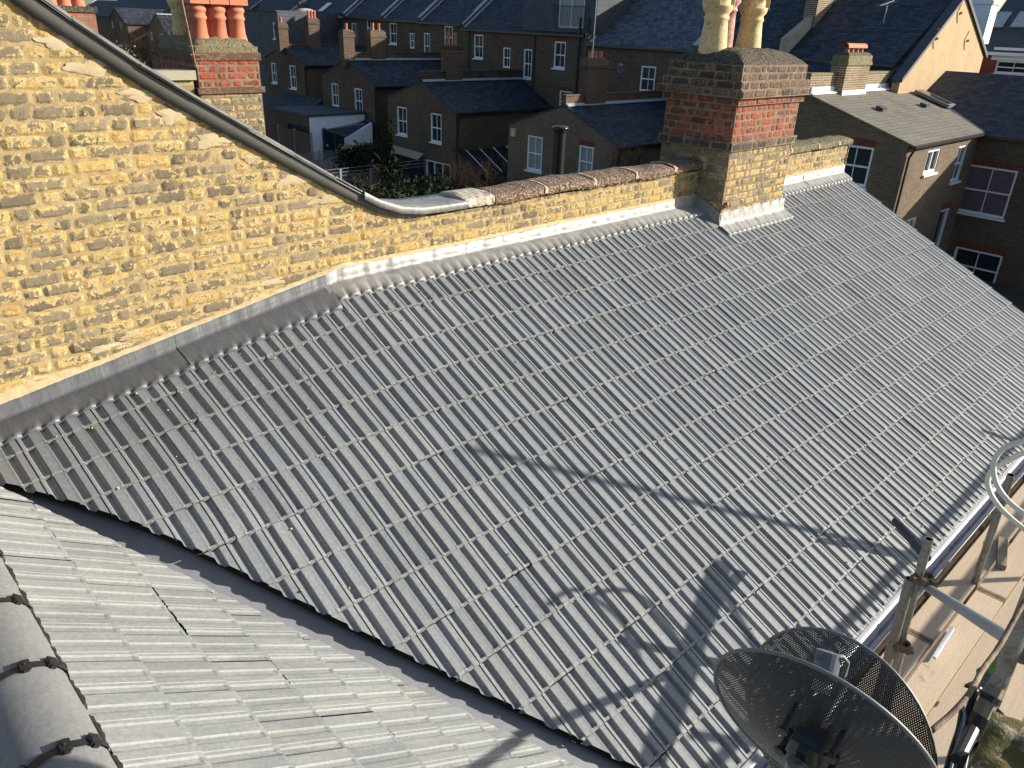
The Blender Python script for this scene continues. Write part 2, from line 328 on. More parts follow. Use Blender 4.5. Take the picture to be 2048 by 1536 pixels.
# second slope, ribs nearly level in the picture
TB=math.radians(34); NB=np.array([math.sin(TB),0,math.cos(TB)])
L1=onp((0,955),NA,DA-.05); L2=onp((1198,1536),NA,DA-.05); DB=NB@(L1*.35+L2*.65)
E1=onp((0,975),NB,DB); E2=onp((1160,1536),NB,DB); ed=E2-E1; ed[2]=0; ed/=np.linalg.norm(ed)
nvB=np.array([-ed[1],ed[0],0]); nvB=nvB if nvB[0]>0 else -nvB
RX=.29; RZ=(DB-NB[0]*RX)/NB[2]
def PB(u,s,h):  # u runs along -Y, s down the slope
    u=np.asarray(u,float); s=np.asarray(s,float)
    return np.stack(np.broadcast_arrays(RX+s*math.cos(TB)+h*math.sin(TB), 4.9-u, RZ-s*math.sin(TB)+h*math.cos(TB)),-1)
sB=[(onp((217,1234),NB,DB)[0]-RX)/math.cos(TB)+GA*k for k in range(-1,12)]
mb=MB(); tile_roof(mb,PB,0,6.6,sB,GA,jit=1.2,front=.007,hs=.26,skip=lambda u,s: (RX+s*math.cos(TB)-.35)*1.0 > E1[0]+(E1[1]-(4.9-u))*abs(ed[0]/ed[1]) or s<-.3)
roofB=mb.build('roof_slope',[MT['tileB'],MT['dustB']],house,cuts=[(tuple(E1),tuple(nvB)),((RX-.08,0,0),(-1,0,0))]); roofB['label']='dusty pale grey ribbed tile slope below the ridge tiles'
# valley lining between them, a shallow sunk trough
mb=MB(); vv=V2-V1; rows=[]
for t in np.linspace(-.10,1.25,34):
    a=V1+vv*t; e=E1+(E2-E1)*t; mid=(a+e)/2; q=np.array([-nvA[0],-nvA[1],0])
    wob=.003*math.sin(t*23); a=a+np.array([0,0,float(warp(np.array(a[0]),np.array(.66+t*3.06)))]); mid=(a+e)/2
    rows.append([a-q*.10+[0,0,-.035],a-q*.01+[0,0,-.045+wob],mid+[0,0,-.085+wob],e+q*.01+[0,0,-.055-wob],e+q*.10+[0,0,-.045]])
mb.grid(np.array(rows)); vl=mb.build('valley_lining',MT['valley'],house,smooth=True)
# ridge tiles (half round), with black dry-ridge unions and clips
ridge_r=.135; rxc=RX-.125; rzc=RZ+.01
yj=[onp(p,NB,DB)[1] for p in ((118,1240),(190,1390),(262,1560))]
step=.45; ys=[]; y0=None
jy=[ax((60,1195),rxc+.02)[1]]
def ridge_y(p):  # y where a joint crosses the crown of the ridge
    return onp(p,np.array([0,0,1.]),rzc+ridge_r*.8)[1]
J=[ridge_y((20,1190)),ridge_y((60,1335)),ridge_y((120,1500))]
gap=abs(J[0]-J[2])/2; J=[J[0]+gap*2,J[0]+gap]+[J[0]-gap*k for k in range(0,7)]
for a,b in zip(J[:-1],J[1:]):
    mb=MB(); n=18; rows=[]
    for yy in np.linspace(a-.008,b+.008,7):
        t=(a-yy)/(a-b); r=ridge_r+.002*math.sin(t*math.pi)
        rows.append([(rxc+r*math.cos(th),yy,rzc+r*.8*math.sin(th)) for th in np.linspace(-.16,math.pi+.16,n)])
    G=np.array(rows); mb.grid(G); mb.grid(G[:, ::-1]*1.0-np.array([0,0,.010])); mb.poly([tuple(p) for p in G[0]]); mb.poly([tuple(p) for p in G[-1]][::-1])
    rt=mb.build('ridge_tile',MT['ridge'],house,smooth=True)
    mb=MB(); rr=ridge_r+.007; rows=[]
    for yy in (b-.015,b+.015):
        rows.append([(rxc+(rr+.0012*math.sin(9*th))*math.cos(th),yy+.002*math.sin(11*th),rzc+rr*.8*math.sin(th)) for th in np.linspace(-.2,math.pi+.2,30)])
    mb.grid(np.array(rows)[::-1])
    for th in (.75,1.35,2.2):
        c=Vector((rxc+rr*math.cos(th),b,rzc+rr*.8*math.sin(th))); rot=Matrix.Rotation(-(th-math.pi/2),3,'Y')
        mb.box((-.016,-.02,-.004),(.016,.02,.011),rot=rot,org=c); mb.box((-.009,-.028,-.004),(.009,.028,.006),rot=rot,org=c)
        mb.lathe([(0,.018),(.005,.018),(.006,.008)],c,8)
    u=mb.build('ridge_union',MT['black'],rt)
mb=MB(); rows=[]
for i in range(560):
    y=4.0-i*.01; k=(.007 if (i//5)%4 else -.001)+.003*math.sin(i*.37)+.002*math.sin(i*1.3)
    rows.append([(RX-.02,y,RZ+.05),(RX+.004+k*.6,y,RZ+.040),(RX+.012+k,y,RZ+.026),(RX+.010+k,y,RZ+.010)])
mb.grid(np.array(rows)); mb.build('ridge_vent_roll',MT['black'],house)
# hidden far slope behind the ridge so the roof is closed from the side
mb=MB(); mb.quad((rxc-.1,5.0,rzc-.01),(rxc-.1,-2,rzc-.01),(rxc-4.1,-2,rzc-2.7),(rxc-4.1,5.0,rzc-2.7)); mb.build('roof_slope',MT['tileB'],house)
# walls below, eaves
yg=W-EAVE*math.cos(TA); zg=Z0-EAVE*math.sin(TA)
mb=MB(); mb.box((2.2,yg+.16,-8.6),(11.1,yg+.4,zg-.06)); mb.box((11.0,yg+.4,-8.6),(11.1,W,zg+.0)); mb.box((-4,-2.2,-8.6),(2.0,W+.0,-4.9))
mb.prism([(11.1,yg+.4,zg-.05),(11.1,W,zg-.05),(11.1,W,Z0-.06)],(-.1,0,0))
mb.build('wall',MT['brown2'],house)
mb=MB(); mb.box((2.3,yg+.04,zg-.20),(11.28,yg+.075,zg-.012)); mb.build('fascia',MT['dark'],house)
mb=MB(); mb.prism([(11.28,yg+.03,zg-.03),(11.28,yg+.03,zg-.15),(11.28,W,Z0-.15),(11.28,W,Z0-.03)],(-.03,0,0)); mb.build('verge_board',MT['dark'],house)
mb=MB(); mb.box((2.3,yg+.012,zg-.028),(11.28,yg+.045,zg+.0)); mb.build('eaves_batten',MT['timber'],house)
# gutter: deep half round, pale, with a streak of grime along its bed
def gutter(x0,x1,yc,zc,r,name,parent):
    mb=MB(); th=np.linspace(math.pi,2*math.pi,15); xs=np.linspace(x0,x1,int((x1-x0)/.06)+2)
    rin=np.array([[(x,yc+r*math.cos(t),zc+r*math.sin(t)) for t in th] for x in xs])
    rou=np.array([[(x,yc+(r+.004)*math.cos(t),zc+(r+.004)*math.sin(t)) for t in th] for x in xs])
    mb.grid(rin); mb.grid(rou[::-1]); 
    for s in (0,-1):
        mb.tube([(x0,yc+(r+.002)*math.cos(th[s]),zc),(x1,yc+(r+.002)*math.cos(th[s]),zc)],.005,6)
    o=mb.build(name,MT['gut'],parent,smooth=True)
    mb=MB(); rows=[]
    for x in xs:
        wv=.10+.07*math.sin(x*9.1)+.05*math.sin(x*23.7)+.05*math.sin(x*51)+rng.normal(0,.05); c0=4.62+.05*math.sin(x*5.3)+rng.normal(0,.02)
        rows.append([(x,yc+(r-.0025)*math.cos(t),zc+(r-.0025)*math.sin(t)) for t in np.linspace(c0-max(.03,wv),c0+max(.03,wv)+.05,5)])
    mb.grid(np.array(rows)); mb.build('grime_streak',MT['grime'],o)
    x=x0+.6
    while x<x1:
        mb=MB(); t2=np.linspace(math.pi,2*math.pi,13); rows=[[(xx,yc+(r+.009)*math.cos(t),zc+(r+.009)*math.sin(t)) for t in t2] for xx in (x,x+.03)]
        mb.grid(np.array(rows)[::-1]); mb.box((x,yc-r-.012,zc-.008),(x+.03,yc-r+.004,zc+.008)); x+=.95; mb.build('gutter_bracket',MT['gut'],o)
    return o
gutter(2.42,11.3,yg-.055,zg-.045,.062,'gutter',house)
# ---------- lead flashing along the wall
def wallz(x): return Z0+float(warp(np.array(x),np.array(0.)))
def ribh(x):
    u=(x+.1)%.2; return np.interp(u,np.concatenate([PROF_U,PROF2_U+.1,[.2]]),np.concatenate([PROF_H,PROF2_H,[.019]]))
def flashing(x0,x1,m,up=.125,apr=.175,ywall=W-.012,zf=None,lift=0.,wr=1.0,y_at=None,label=None,kt=.45):
    mb=MB(); xs=np.arange(x0,x1,.0125); rows=[]
    # upstand then apron
    ph=rng.random(6)*6
    for x in xs:
        n=wr*(.0022*math.sin(x*31+ph[0])+.0018*math.sin(x*57+ph[1])+.0015*math.sin(x*13+ph[2]))
        zc=wallz(x) if zf is None else zf(x); s0=0 if y_at is None else (W-y_at)/math.cos(TA)
        top=up+.006*math.sin(x*2.1+ph[3])+.003*math.sin(x*17+ph[4])
        r=[(x,ywall-.004+.004,zc+top+.035*0),(x,ywall-.010-n,zc+top*.97),(x,ywall-.012-n*2,zc+top*.55),(x,ywall-.016-n,zc+.055)]
        col=[r[0],r[1],r[2],r[3]]
        rb=float(ribh(x))
        for t in (.02,.10,.3,.55,.78,.9,1.0,1.0):
            s=s0+.012+t*(apr+.006*math.sin(x*3.3+ph[5])); hh=.040+lift+.004*math.sin(t*3)+n*(.3+t)
            k=max(0,(t-kt)/(1-kt))**1.2
            hh=hh*(1-k)+(rb+.020+.006*math.sin((x+.1)*2*math.pi/.1)+lift+.004)*k
            if t==.9: hh+=.010*max(0,math.sin((x+.068)*2*math.pi/.1))
            if len(col)==11: hh-=.02
            col.append(tuple(PA(x,s,hh)))
        rows.append(col)
    G=np.array([[tuple(map(float,p)) for p in c] for c in rows]); mb.grid(G[::-1]); o=mb.build('lead_flashing',m,house,smooth=True)
    if label: o['label']=label
    return o
flashing(.30,.60,MT['leaddark'],apr=.25,kt=.82,wr=.3,lift=.003); flashing(.56,1.70,MT['leaddark'],apr=.25,kt=.82,wr=.3,lift=.0,label='smooth dark lead sheet at the low end of the wall')
flashing(1.66,2.79,MT['leaddark'],apr=.235,kt=.8,wr=.35,lift=.004); 
flashing(2.76,4.75,MT['lead'],lift=.006,wr=.9,label='crinkled bright lead flashing right of the joint'); flashing(4.72,6.3,MT['lead'],lift=.002,wr=.8); flashing(6.27,7.56,MT['leadpale'],lift=.005)
flashing(8.9,10.1,MT['leadpale'],lift=.0); flashing(10.07,11.30,MT['leadpale'],lift=.004)
mb=MB()   # pointing along the top edge of the lead
for a,b in ((.3,7.55),(8.9,11.3)):
    xs=np.arange(a,b,.03); rows=[]
    for x in xs:
        z=wallz(x)+.122+rng.normal(0,.0015); hgt=.018+abs(rng.normal(0,.005))+(.035*max(0,math.sin(x*2.3))**3 if x<3 else 0)
        rows.append([(x,W-.024,z-.002),(x,W-.022,z+hgt*.4),(x,W-.004,z+hgt)])
    mb.grid(np.array(rows)[::-1])
mb.build('pointing',MT['joint'],house,smooth=True)
# ================= party wall with every brick modelled
def bricks(mb,o,u,n,urange,zrange,course=.079,joint=.008,relief=.005,rough=.0025,pat='flemish',seed=0,wig=.004,tonef=None,L=(.218,.104)):
    o=np.array(o,float); u=np.array(u,float); n=np.array(n,float); r=np.random.default_rng(seed); zz=zrange[0]; row=0
    while zz<zrange[1]:
        x=urange[0]-r.random()*.2; k=row; 
        while x<urange[1]:
            bl=(L[0] if (k%2==0) else L[1])*(1+r.normal(0,.05))
            if pat=='header': bl=L[1]*(1+r.normal(0,.06))
            if pat=='mixed' and r.random()<.25: bl=L[1]
            if pat=='stretch': bl=L[0]*(1+r.normal(0,.05)) if r.random()<.8 else L[1]
            a=max(x,urange[0]); b=min(x+bl,urange[1])
            if b-a>.03:
                nx=max(5,int((b-a)/.022)); nz=5
                jx=joint*.5*(1+r.normal(0,.25)); jz=joint*.5*(1+r.normal(0,.25))
                us=np.linspace(a+jx*.6,b-jx*.6,nx); zs=np.linspace(zz+jz*.6,zz+course-jz*.6,nz)
                U,Z=np.meshgrid(us,zs); ex=np.minimum((U-us[0]),(us[-1]-U))/.006; ez=np.minimum((Z-zs[0]),(zs[-1]-Z))/.006
                e=np.clip(ex,0,1)*np.clip(ez,0,1); prot=relief*(1+r.normal(0,.35)); tilt=r.normal(0,.02)
                cr=(ex<.6)&(ez<.6); H=-.003+(prot+.003)*np.sqrt(e)-.002*cr*(e==0)+r.normal(0,rough,U.shape)*(e>0)*.45+tilt*(U-us.mean())*(e>0)
                U=U+r.normal(0,wig*.35,U.shape)*(e==0); Z=Z+r.normal(0,wig*.45,Z.shape)*(e==0)+wig*math.sin(row*1.7+x*2)
                P=o+U[...,None]*u+Z[...,None]*np.array([0,0,1.])+H[...,None]*n
                cen=np.clip(np.minimum((U-us[0]),(us[-1]-U))/.03,0,1)*np.clip(np.minimum((Z-zs[0]),(zs[-1]-Z))/.025,0,1)
                tone=(float(r.random()),float(r.random()),float(r.random()),1)
                if tonef: tone=tonef(tone,(a+b)/2,zz)
                mb.grid(P,0,[(tone[0],float(min(1.5,tone[1]*.9-.25+.55*q_)),tone[2],1) for q_ in cen.ravel()])
            x+=bl+0; k+=1
        zz+=course; row+=1
wall=thing('party_wall','old yellow stock brick wall with a sloping grey capping and stone coping','wall',(6,W+.15,-4))
mb=MB(); bricks(mb,(0,W,0),(1,0,0),(0,-1,0),(-1.6,7.62),(-2.62,1.0),course=.0735,seed=3,wig=.004); bricks(mb,(0,W,0),(1,0,0),(0,-1,0),(8.85,11.32),(-1.95,-1.36),seed=5)
mb2=MB()  # mortar bed behind, uneven
xs=np.arange(-1.6,11.34,.035); zs=np.arange(-2.62,1.02,.026); X_,Z_=np.meshgrid(xs,zs); Y_=W+.0045-rng.random(X_.shape)*.006+.0; G=np.stack([X_,Y_,Z_],-1); mb.grid(G,1)
for p_ in ((.0,),): pass
def rz(x): return float(np.interp(x,[-2,.6,1.12,1.24,1.76,2.30,3.02,3.25,3.45,3.65,3.9,12],[2.35,.48,.13,.03,-.345,-.675,-1.115,-1.245,-1.32,-1.352,-1.36,-1.36]))
# cut the wall to the rake and to the coping line
rk=[(-1.6,rz(-1.6)-.03),(1.24,rz(1.24)-.03),(3.02,rz(3.02)-.05),(3.4,rz(3.4)-.05),(3.75,-1.41),(11.34,-1.41)]
def clipwall(mb):
    keepf=[];keepm=[]; v=np.array(mb.v)
    xs_=[p[0] for p in rk]; zs_=[p[1] for p in rk]
    lim=np.interp(v[:,0],xs_,zs_)
    over=v[:,2]>lim
    v[over,2]=lim[over]
    for f,m_ in zip(mb.f,mb.m):
        if all(over[i] for i in f): continue
        keepf.append(f); keepm.append(m_)
    mb.v=[tuple(p) for p in v]; mb.f=keepf; mb.m=keepm
clipwall(mb)
mb.build('brickwork',[MT['stock'],MT['mortar']],wall)
mb=MB(); core=[(-1.6,W+.004,-9),(11.33,W+.004,-9),(11.33,W+.004,-1.42)]+[(x,W+.004,z-.01) for x,z in rk[::-1][1:]]
mb.prism(core,(0,.30,0)); o=mb.build('wall_core',MT['mortar'],wall)
mb=MB()     # end of the wall seen as a brick return, and the back face
mb.box((11.325,W-.012,-9),(11.34,W+.31,-1.41)); mb.build('wall_end',MT['chbrickfar'],wall)
# smeared mortar patches over the brickwork under the rake and above the lead
mb=MB()
def blob(cx,cz,rx,rzz,dy=.012,n=22,seed=0):
    r=np.random.default_rng(seed); pts=[]; 
    for k in range(n):
        a=2*math.pi*k/n; q=1+.25*math.sin(3*a+seed)+.15*math.sin(7*a+2*seed)+r.normal(0,.06); pts.append((cx+rx*q*math.cos(a),cz+rzz*q*math.sin(a)))
    b=len(mb.v); mb.v.append((cx,W-dy,cz)); mb.t.append((.5,.5,.5,1))
    for ring,f in ((.6,dy),(1.,.004)):
        for (px,pz) in pts: mb.v.append((cx+(px-cx)*ring,W-f+r.normal(0,.0012),cz+(pz-cz)*ring)); mb.t.append((.5,.5,.5,1))
    for k in range(n):
        k2=(k+1)%n; mb.f.append((b,b+1+k,b+1+k2)); mb.m.append(0); mb.f.append((b+1+k,b+1+n+k,b+1+n+k2,b+1+k2)); mb.m.append(0)
for i,(px,py,rx,rzz) in enumerate(((1.70,-.62,.10,.045),(1.86,-.78,.08,.05),(2.08,-.84,.10,.05),(2.62,-1.08,.12,.045),(2.85,-1.27,.12,.04),(1.45,-.33,.10,.05),(1.33,-.18,.09,.05),(2.32,-.94,.06,.03),
    (1.25,-1.88,.09,.03),(1.42,-1.84,.07,.03),(2.35,-1.69,.12,.025),(2.1,-1.73,.07,.02),(.95,-1.98,.12,.02))): blob(px,(py if py<-1.6 else rz(px)-.145-.02*(i%3)),rx*1.1,rzz*.8,seed=i,dy=.008)
mb.build('mortar_smear',MT['render'],wall,smooth=True)
# the raking capping: smooth grey face with shade put into its dark colour, thin overhanging slate edges, running into a lead cover and stone coping
def ribbon(xs,f):  return [f(x) for x in xs]
xs=np.concatenate([np.linspace(-1.6,3.0,40),np.linspace(3.05,3.95,26)])
def ktop(x): return rz(x)
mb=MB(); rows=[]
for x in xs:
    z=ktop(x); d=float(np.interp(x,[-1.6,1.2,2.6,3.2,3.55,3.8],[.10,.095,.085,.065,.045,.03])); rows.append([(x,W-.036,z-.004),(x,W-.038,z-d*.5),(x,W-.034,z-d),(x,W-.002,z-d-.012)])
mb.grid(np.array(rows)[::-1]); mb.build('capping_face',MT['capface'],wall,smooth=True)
mb=MB()
for k,(dy,dz,x0,x1) in enumerate(((.052,.0,-1.6,3.28),(.062,.011,-1.6,2.9),(.048,.022,-1.6,3.30))):
    xx=np.arange(x0,x1,.30)
    for a in xx:
        b=min(a+.30,x1); jit=rng.normal(0,.004); za,zb=ktop(a)+dz,ktop(b)+dz
        P=[(a,W-dy+jit,za),(b,W-dy+jit,zb),(b,W+.30,zb),(a,W+.30,za)]
        mb.prism(P,(0,0,.009))
mb.build('slate_verge',MT['slateedge'],wall)
# lead cover at the foot of the rake
mb=MB(); rows=[]
for x in np.concatenate([np.linspace(3.12,3.8,22),np.linspace(3.83,4.12,6)]):
    z=ktop(x)+.034; lip=.052
    rows.append([(x,W-.055,z-lip-.006),(x,W-.068,z-lip),(x,W-.072,z-.01),(x,W-.064,z),(x,W+.05,z+.003),(x,W+.20,z+.002),(x,W+.32,z-.003),(x,W+.325,z-.05)])
mb.grid(np.array(rows)[::-1]); mb.build('lead_cover',MT['lead'],wall,smooth=True)['label']='bright lead cover bent over the foot of the rake'
def coping_stone(x0,x1,m,zt=-1.318,dz=0,edge=.055,seed=0,parent=wall,front=-.05,ybase=W,dep=.36):
    r=np.random.default_rng(seed); mb=MB(); nx=max(4,int((x1-x0)/.03)); rows=[]
    prof=[(.012,-edge-.02),(0,-edge),(0,-.012),(.012,0.0),(.06,.012),(.14,.022),(.20,.024),(.28,.018),(.34,.004),(dep,-.02),(dep,-edge)]
    for i in range(nx+1):
        x=x0+(x1-x0)*i/nx; e=-.008 if i in (0,nx) else 0
        wv=.006*math.sin(x*4.3+seed)+.004*math.sin(x*11+seed); rows.append([(x,ybase+front+a+r.normal(0,.0028)+wv*.5,zt+dz+b+e+wv+r.normal(0,.003)) for a,b in prof])
    G=np.array(rows); mb.grid(G[::-1]); mb.poly([tuple(p) for p in G[0]]); mb.poly([tuple(p) for p in G[-1]][::-1])
    return mb.build('coping_stone',m,parent,smooth=False)
coping_stone(4.10,4.42,MT['coping2'],dz=.002,seed=1)['label']='pale rendered end of the coping'
cj=[4.42,5.05,5.72,6.36,7.02,7.56]
for i,(a,b) in enumerate(zip(cj[:-1],cj[1:])): coping_stone(a+.014,b-.014,MT['coping'],dz=rng.normal(0,.005),seed=10+i)
cj2=[8.87,9.55,10.3,10.9,11.36]
for i,(a,b) in enumerate(zip(cj2[:-1],cj2[1:])): coping_stone(a+.014,b-.014,MT['coping' if i<1 else 'moss'],dz=rng.normal(0,.004),seed=20+i)
mb=MB()
for x in cj[1:-1]+cj2[1:-1]:
    rows=[]
    for xx in (x-.02,x-.012,x+.012,x+.02):
        k=0 if abs(xx-x)>.015 else .006
        rows.append([(xx+rng.normal(0,.003),W-.055+a,-1.318+b+k+rng.normal(0,.002)) for a,b in ((0,-.055),(0,-.012),(.02,.004),(.12,.021),(.22,.023),(.33,.004),(.37,-.05))])
    mb.grid(np.array(rows)[::-1])
mb.build('coping_joint',MT['joint'],wall)
# ================= the big chimney stack
CX0,CX1,CY0,CY1=7.55,8.90,4.43,5.32
ch=thing('chimney_stack','broad red and yellow brick chimney with mossy top standing on the party wall','chimney',((CX0+CX1)/2,(CY0+CY1)/2,-2))
levels=[(-2.10,-1.16,0.0,'stock'),(-1.16,-1.075,.035,'darkbrick'),(-1.075,-.70,0.0,'redbrick'),(-.70,-.625,.035,'redmix'),(-.625,-.545,.085,'darkbrick'),(-.545,-.465,.05,'darkbrick'),(-.465,-.31,.015,'darkbrick')]
mbs={'stock':MB(),'redbrick':MB(),'darkbrick':MB(),'string':MB()}; core=MB(); si=50
for z0,z1,e,kind in levels:
    x0,x1,y0,y1=CX0-e,CX1+e,CY0-e,CY1+e
    core.box((x0,y0,z0),(x1,y1,z1))
    c=(z1-z0)/max(1,round((z1-z0)/.078)); si+=1
    mk=mbs['redbrick'] if kind=='redmix' else (mbs['string'] if z0<-1.1 and kind=='darkbrick' else mbs[kind])
    tf=(lambda t,a,z: (t[0],min(1,t[1]+.45),t[2],1)) if kind=='redmix' else None
    for (o,u,n,L) in (((x0,y0,0),(1,0,0),(0,-1,0),x1-x0),((x0,y1,0),(0,-1,0),(-1,0,0),y1-y0),((x1,y0,0),(0,1,0),(1,0,0),y1-y0),((x1,y1,0),(-1,0,0),(0,1,0),x1-x0)):
        sh=.30 if n==(-1,0,0) else 0.  # left face: soot tone raised, its shade put into the brick colour
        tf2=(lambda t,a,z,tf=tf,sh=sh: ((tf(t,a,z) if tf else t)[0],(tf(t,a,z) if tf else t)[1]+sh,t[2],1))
        si+=1; bricks(mk,o,u,n,(0.002,L-.002),(z0,z1-.02),course=c,joint=.005,relief=.006,pat=('mixed' if kind in('stock','redbrick') else 'stretch'),seed=si,wig=.003,tonef=tf2)
b1=core.build('stack_core',MT['chmortar'],ch)
mbs['stock'].build('yellow_brickwork',MT['stock'],ch); mbs['redbrick'].build('red_brickwork',MT['redbrick'],ch); mbs['darkbrick'].build('corbel_courses',MT['darkbrick'],ch); mbs['string'].build('string_course',MT['darkbrick'],ch)
mb=MB(); nx,ny=56,40; G=np.zeros((ny,nx,3)); r=np.random.default_rng(9)
from mathutils import noise as mnoise
for j in range(ny):
    for i in range(nx):
        u=i/(nx-1); v=j/(ny-1); e=min(u,1-u)*(CX1-CX0+.03); g=min(v,1-v)*(CY1-CY0+.03); k=min(1,min(e,g)/.36); hgt=.155*math.sin(k*math.pi/2)**.8
        x=CX0-.015+u*(CX1-CX0+.03); y=CY0-.015+v*(CY1-CY0+.03)
        q=mnoise.noise(Vector((x*14,y*14,0)))*.012+mnoise.noise(Vector((x*5,y*5,3)))*.016
        G[j,i]=(x,y,-.315+hgt+(q*k if k>.02 else -.01)+r.normal(0,.002))
mb.grid(G); mb.build('mortar_cap',MT['flaunch'],ch,smooth=True)
def pot(x,y,z,m,prof,parent,name='chimney_pot',bands=None):
    mb=MB(); mb.lathe(prof,(x,y,z),32); p=mb.build(name,m,parent,smooth=True)
    return p
tall=[(.155,-.12),(.150,0),(.128,.20),(.122,.27),(.134,.285),(.134,.30),(.122,.315),(.125,.335),(.150,.365),(.160,.40),(.160,.415),(.135,.42),(.135,.50),(.165,.515),(.168,.55),(.14,.56),(.14,.64),(.165,.66),(.15,.74),(.13,.74),(.12,.5)]
for (x,y,s) in ((7.80,4.98,1.0),(8.52,4.98,.97)):
    p=pot(x,y,-.17,MT['cream'],[(r_*s,z_) for r_,z_ in tall],ch)
    mb=MB()
    for k in range(4):
        a=k*math.pi/2+.5; rot=Matrix.Rotation(a,3,'Z'); mb.box((.128,-.028,.40),(.166,.028,.72),rot=rot,org=(x,y,-.17))
    mb.build('pot_rib',MT['cream'],p)
pot(8.18,5.10,-.17,MT['mauve'],[(.115,-.1),(.11,0),(.10,.30),(.10,.36),(.112,.37),(.112,.385),(.10,.40),(.105,.42),(.135,.46),(.13,.50),(.11,.53),(.10,.53)],ch)
mb=MB()   # lead collar round the stack: front and left side
def collar(parent):
    rows=[]; m1=MB()
    # front: upstand then apron on tiles
    for x in np.arange(CX0-.03,CX1+.06,.0125):
        rb=float(ribh(x)); s0=(W-CY0)/math.cos(TA); n=.003*math.sin(x*29)+.002*math.sin(x*61); zc=Z0-s0*math.sin(TA)
        col=[(x,CY0-.012,zc+.165),(x,CY0-.014-n,zc+.16),(x,CY0-.016-n,zc+.09),(x,CY0-.026,zc+.045)]
        for t in (.06,.3,.6,.8,.92,1.0,1.0):
            hh=.042+.006*math.sin(t*3)+n; k=max(0,(t-.4)/.6)**1.2; hh=hh*(1-k)+(rb+.026)*k
            if len(col)==10: hh-=.022
            col.append(tuple(map(float,PA(x,s0+t*.17,hh))))
        rows.append(col)
    m1.grid(np.array(rows)[::-1]); m1.build('lead_apron',MT['leadpale'],parent,smooth=True)['label']='bright lead apron at the foot of the chimney'
    for (xs_,sg) in ((CX0,-1),(CX1,1)):
        rows=[]; m2=MB()
        for y in np.linspace(CY0-.02,W-.01,16):
            s=(W-y)/math.cos(TA); z=Z0-s*math.sin(TA)
            rows.append([(xs_+sg*.012,y,z+.16),(xs_+sg*.014,y,z+.08),(xs_+sg*.022,y,z+.045),tuple(map(float,PA(xs_+sg*.07,s,.038))),tuple(map(float,PA(xs_+sg*.15,s,.032)))])
        G=np.array(rows); m2.grid(G if sg<0 else G[::-1]); m2.build('lead_soaker',MT['lead'],parent,smooth=True)
collar(ch)
mb=MB()
for k in range(7): mb.box((-.02,-.012,-.012),(.02,.012,.014),rot=Matrix.Rotation(rng.random()*3,3,'Z'),org=(CX0+.03+rng.random()*.05,CY0-.02,-1.76+rng.random()*.05))
mb.build('red_mortar_lump',MT['terra'],ch)

mb=MB(); r=np.random.default_rng(31)   # crumbs of mortar left on the tiles
for i in range(420):
    x=r.uniform(.8,10.5); k=r.integers(0,13); s=(EAVE-GA*k)+r.normal(-.012,.012) if r.random()<.6 else r.uniform(.3,4.)
    if r.random()<.35: s=.25+abs(r.normal(0,.25))
    if (np.array(PA(x,s,0))-V1)@nvA<.03 or (7.4<x<9.1 and s<.75): continue
    p=PA(x,s,float(ribh(x))+.014); q=r.uniform(.0025,.006); rot=Matrix.Rotation(r.uniform(0,3),3,(r.random(),r.random(),1)); mb.box((-q,-q*.7,-q),(q,q*.8,q*.6),rot=rot,org=tuple(map(float,p)),tone=(.5,.5,.5,1))
o=mb.build('mortar_crumbs',MT['render']); struct(o,'stuff')

mb=MB(); xs=np.arange(.0,11.25,.15); ss=np.linspace(.02,EAVE-.03,24); mb.grid(np.array([[tuple(map(float,PA(x,q,-.012))) for q in ss] for x in xs])); mb.build('sun_block_felt',MT['dark'],house,cuts=[(tuple(V1),tuple(-nvA))])  # unseen sheet added under the tiles to block sunlight through gaps
mb=MB(); us=np.arange(0,6.6,.3); ss=np.linspace(.0,3.4,12); mb.grid(np.array([[tuple(map(float,PB(x,q,-.012))) for q in ss] for x in us])); mb.build('sun_block_felt',MT['dark'],house,cuts=[(tuple(E1),tuple(nvB))])  # same added light-blocking sheet under the second slope
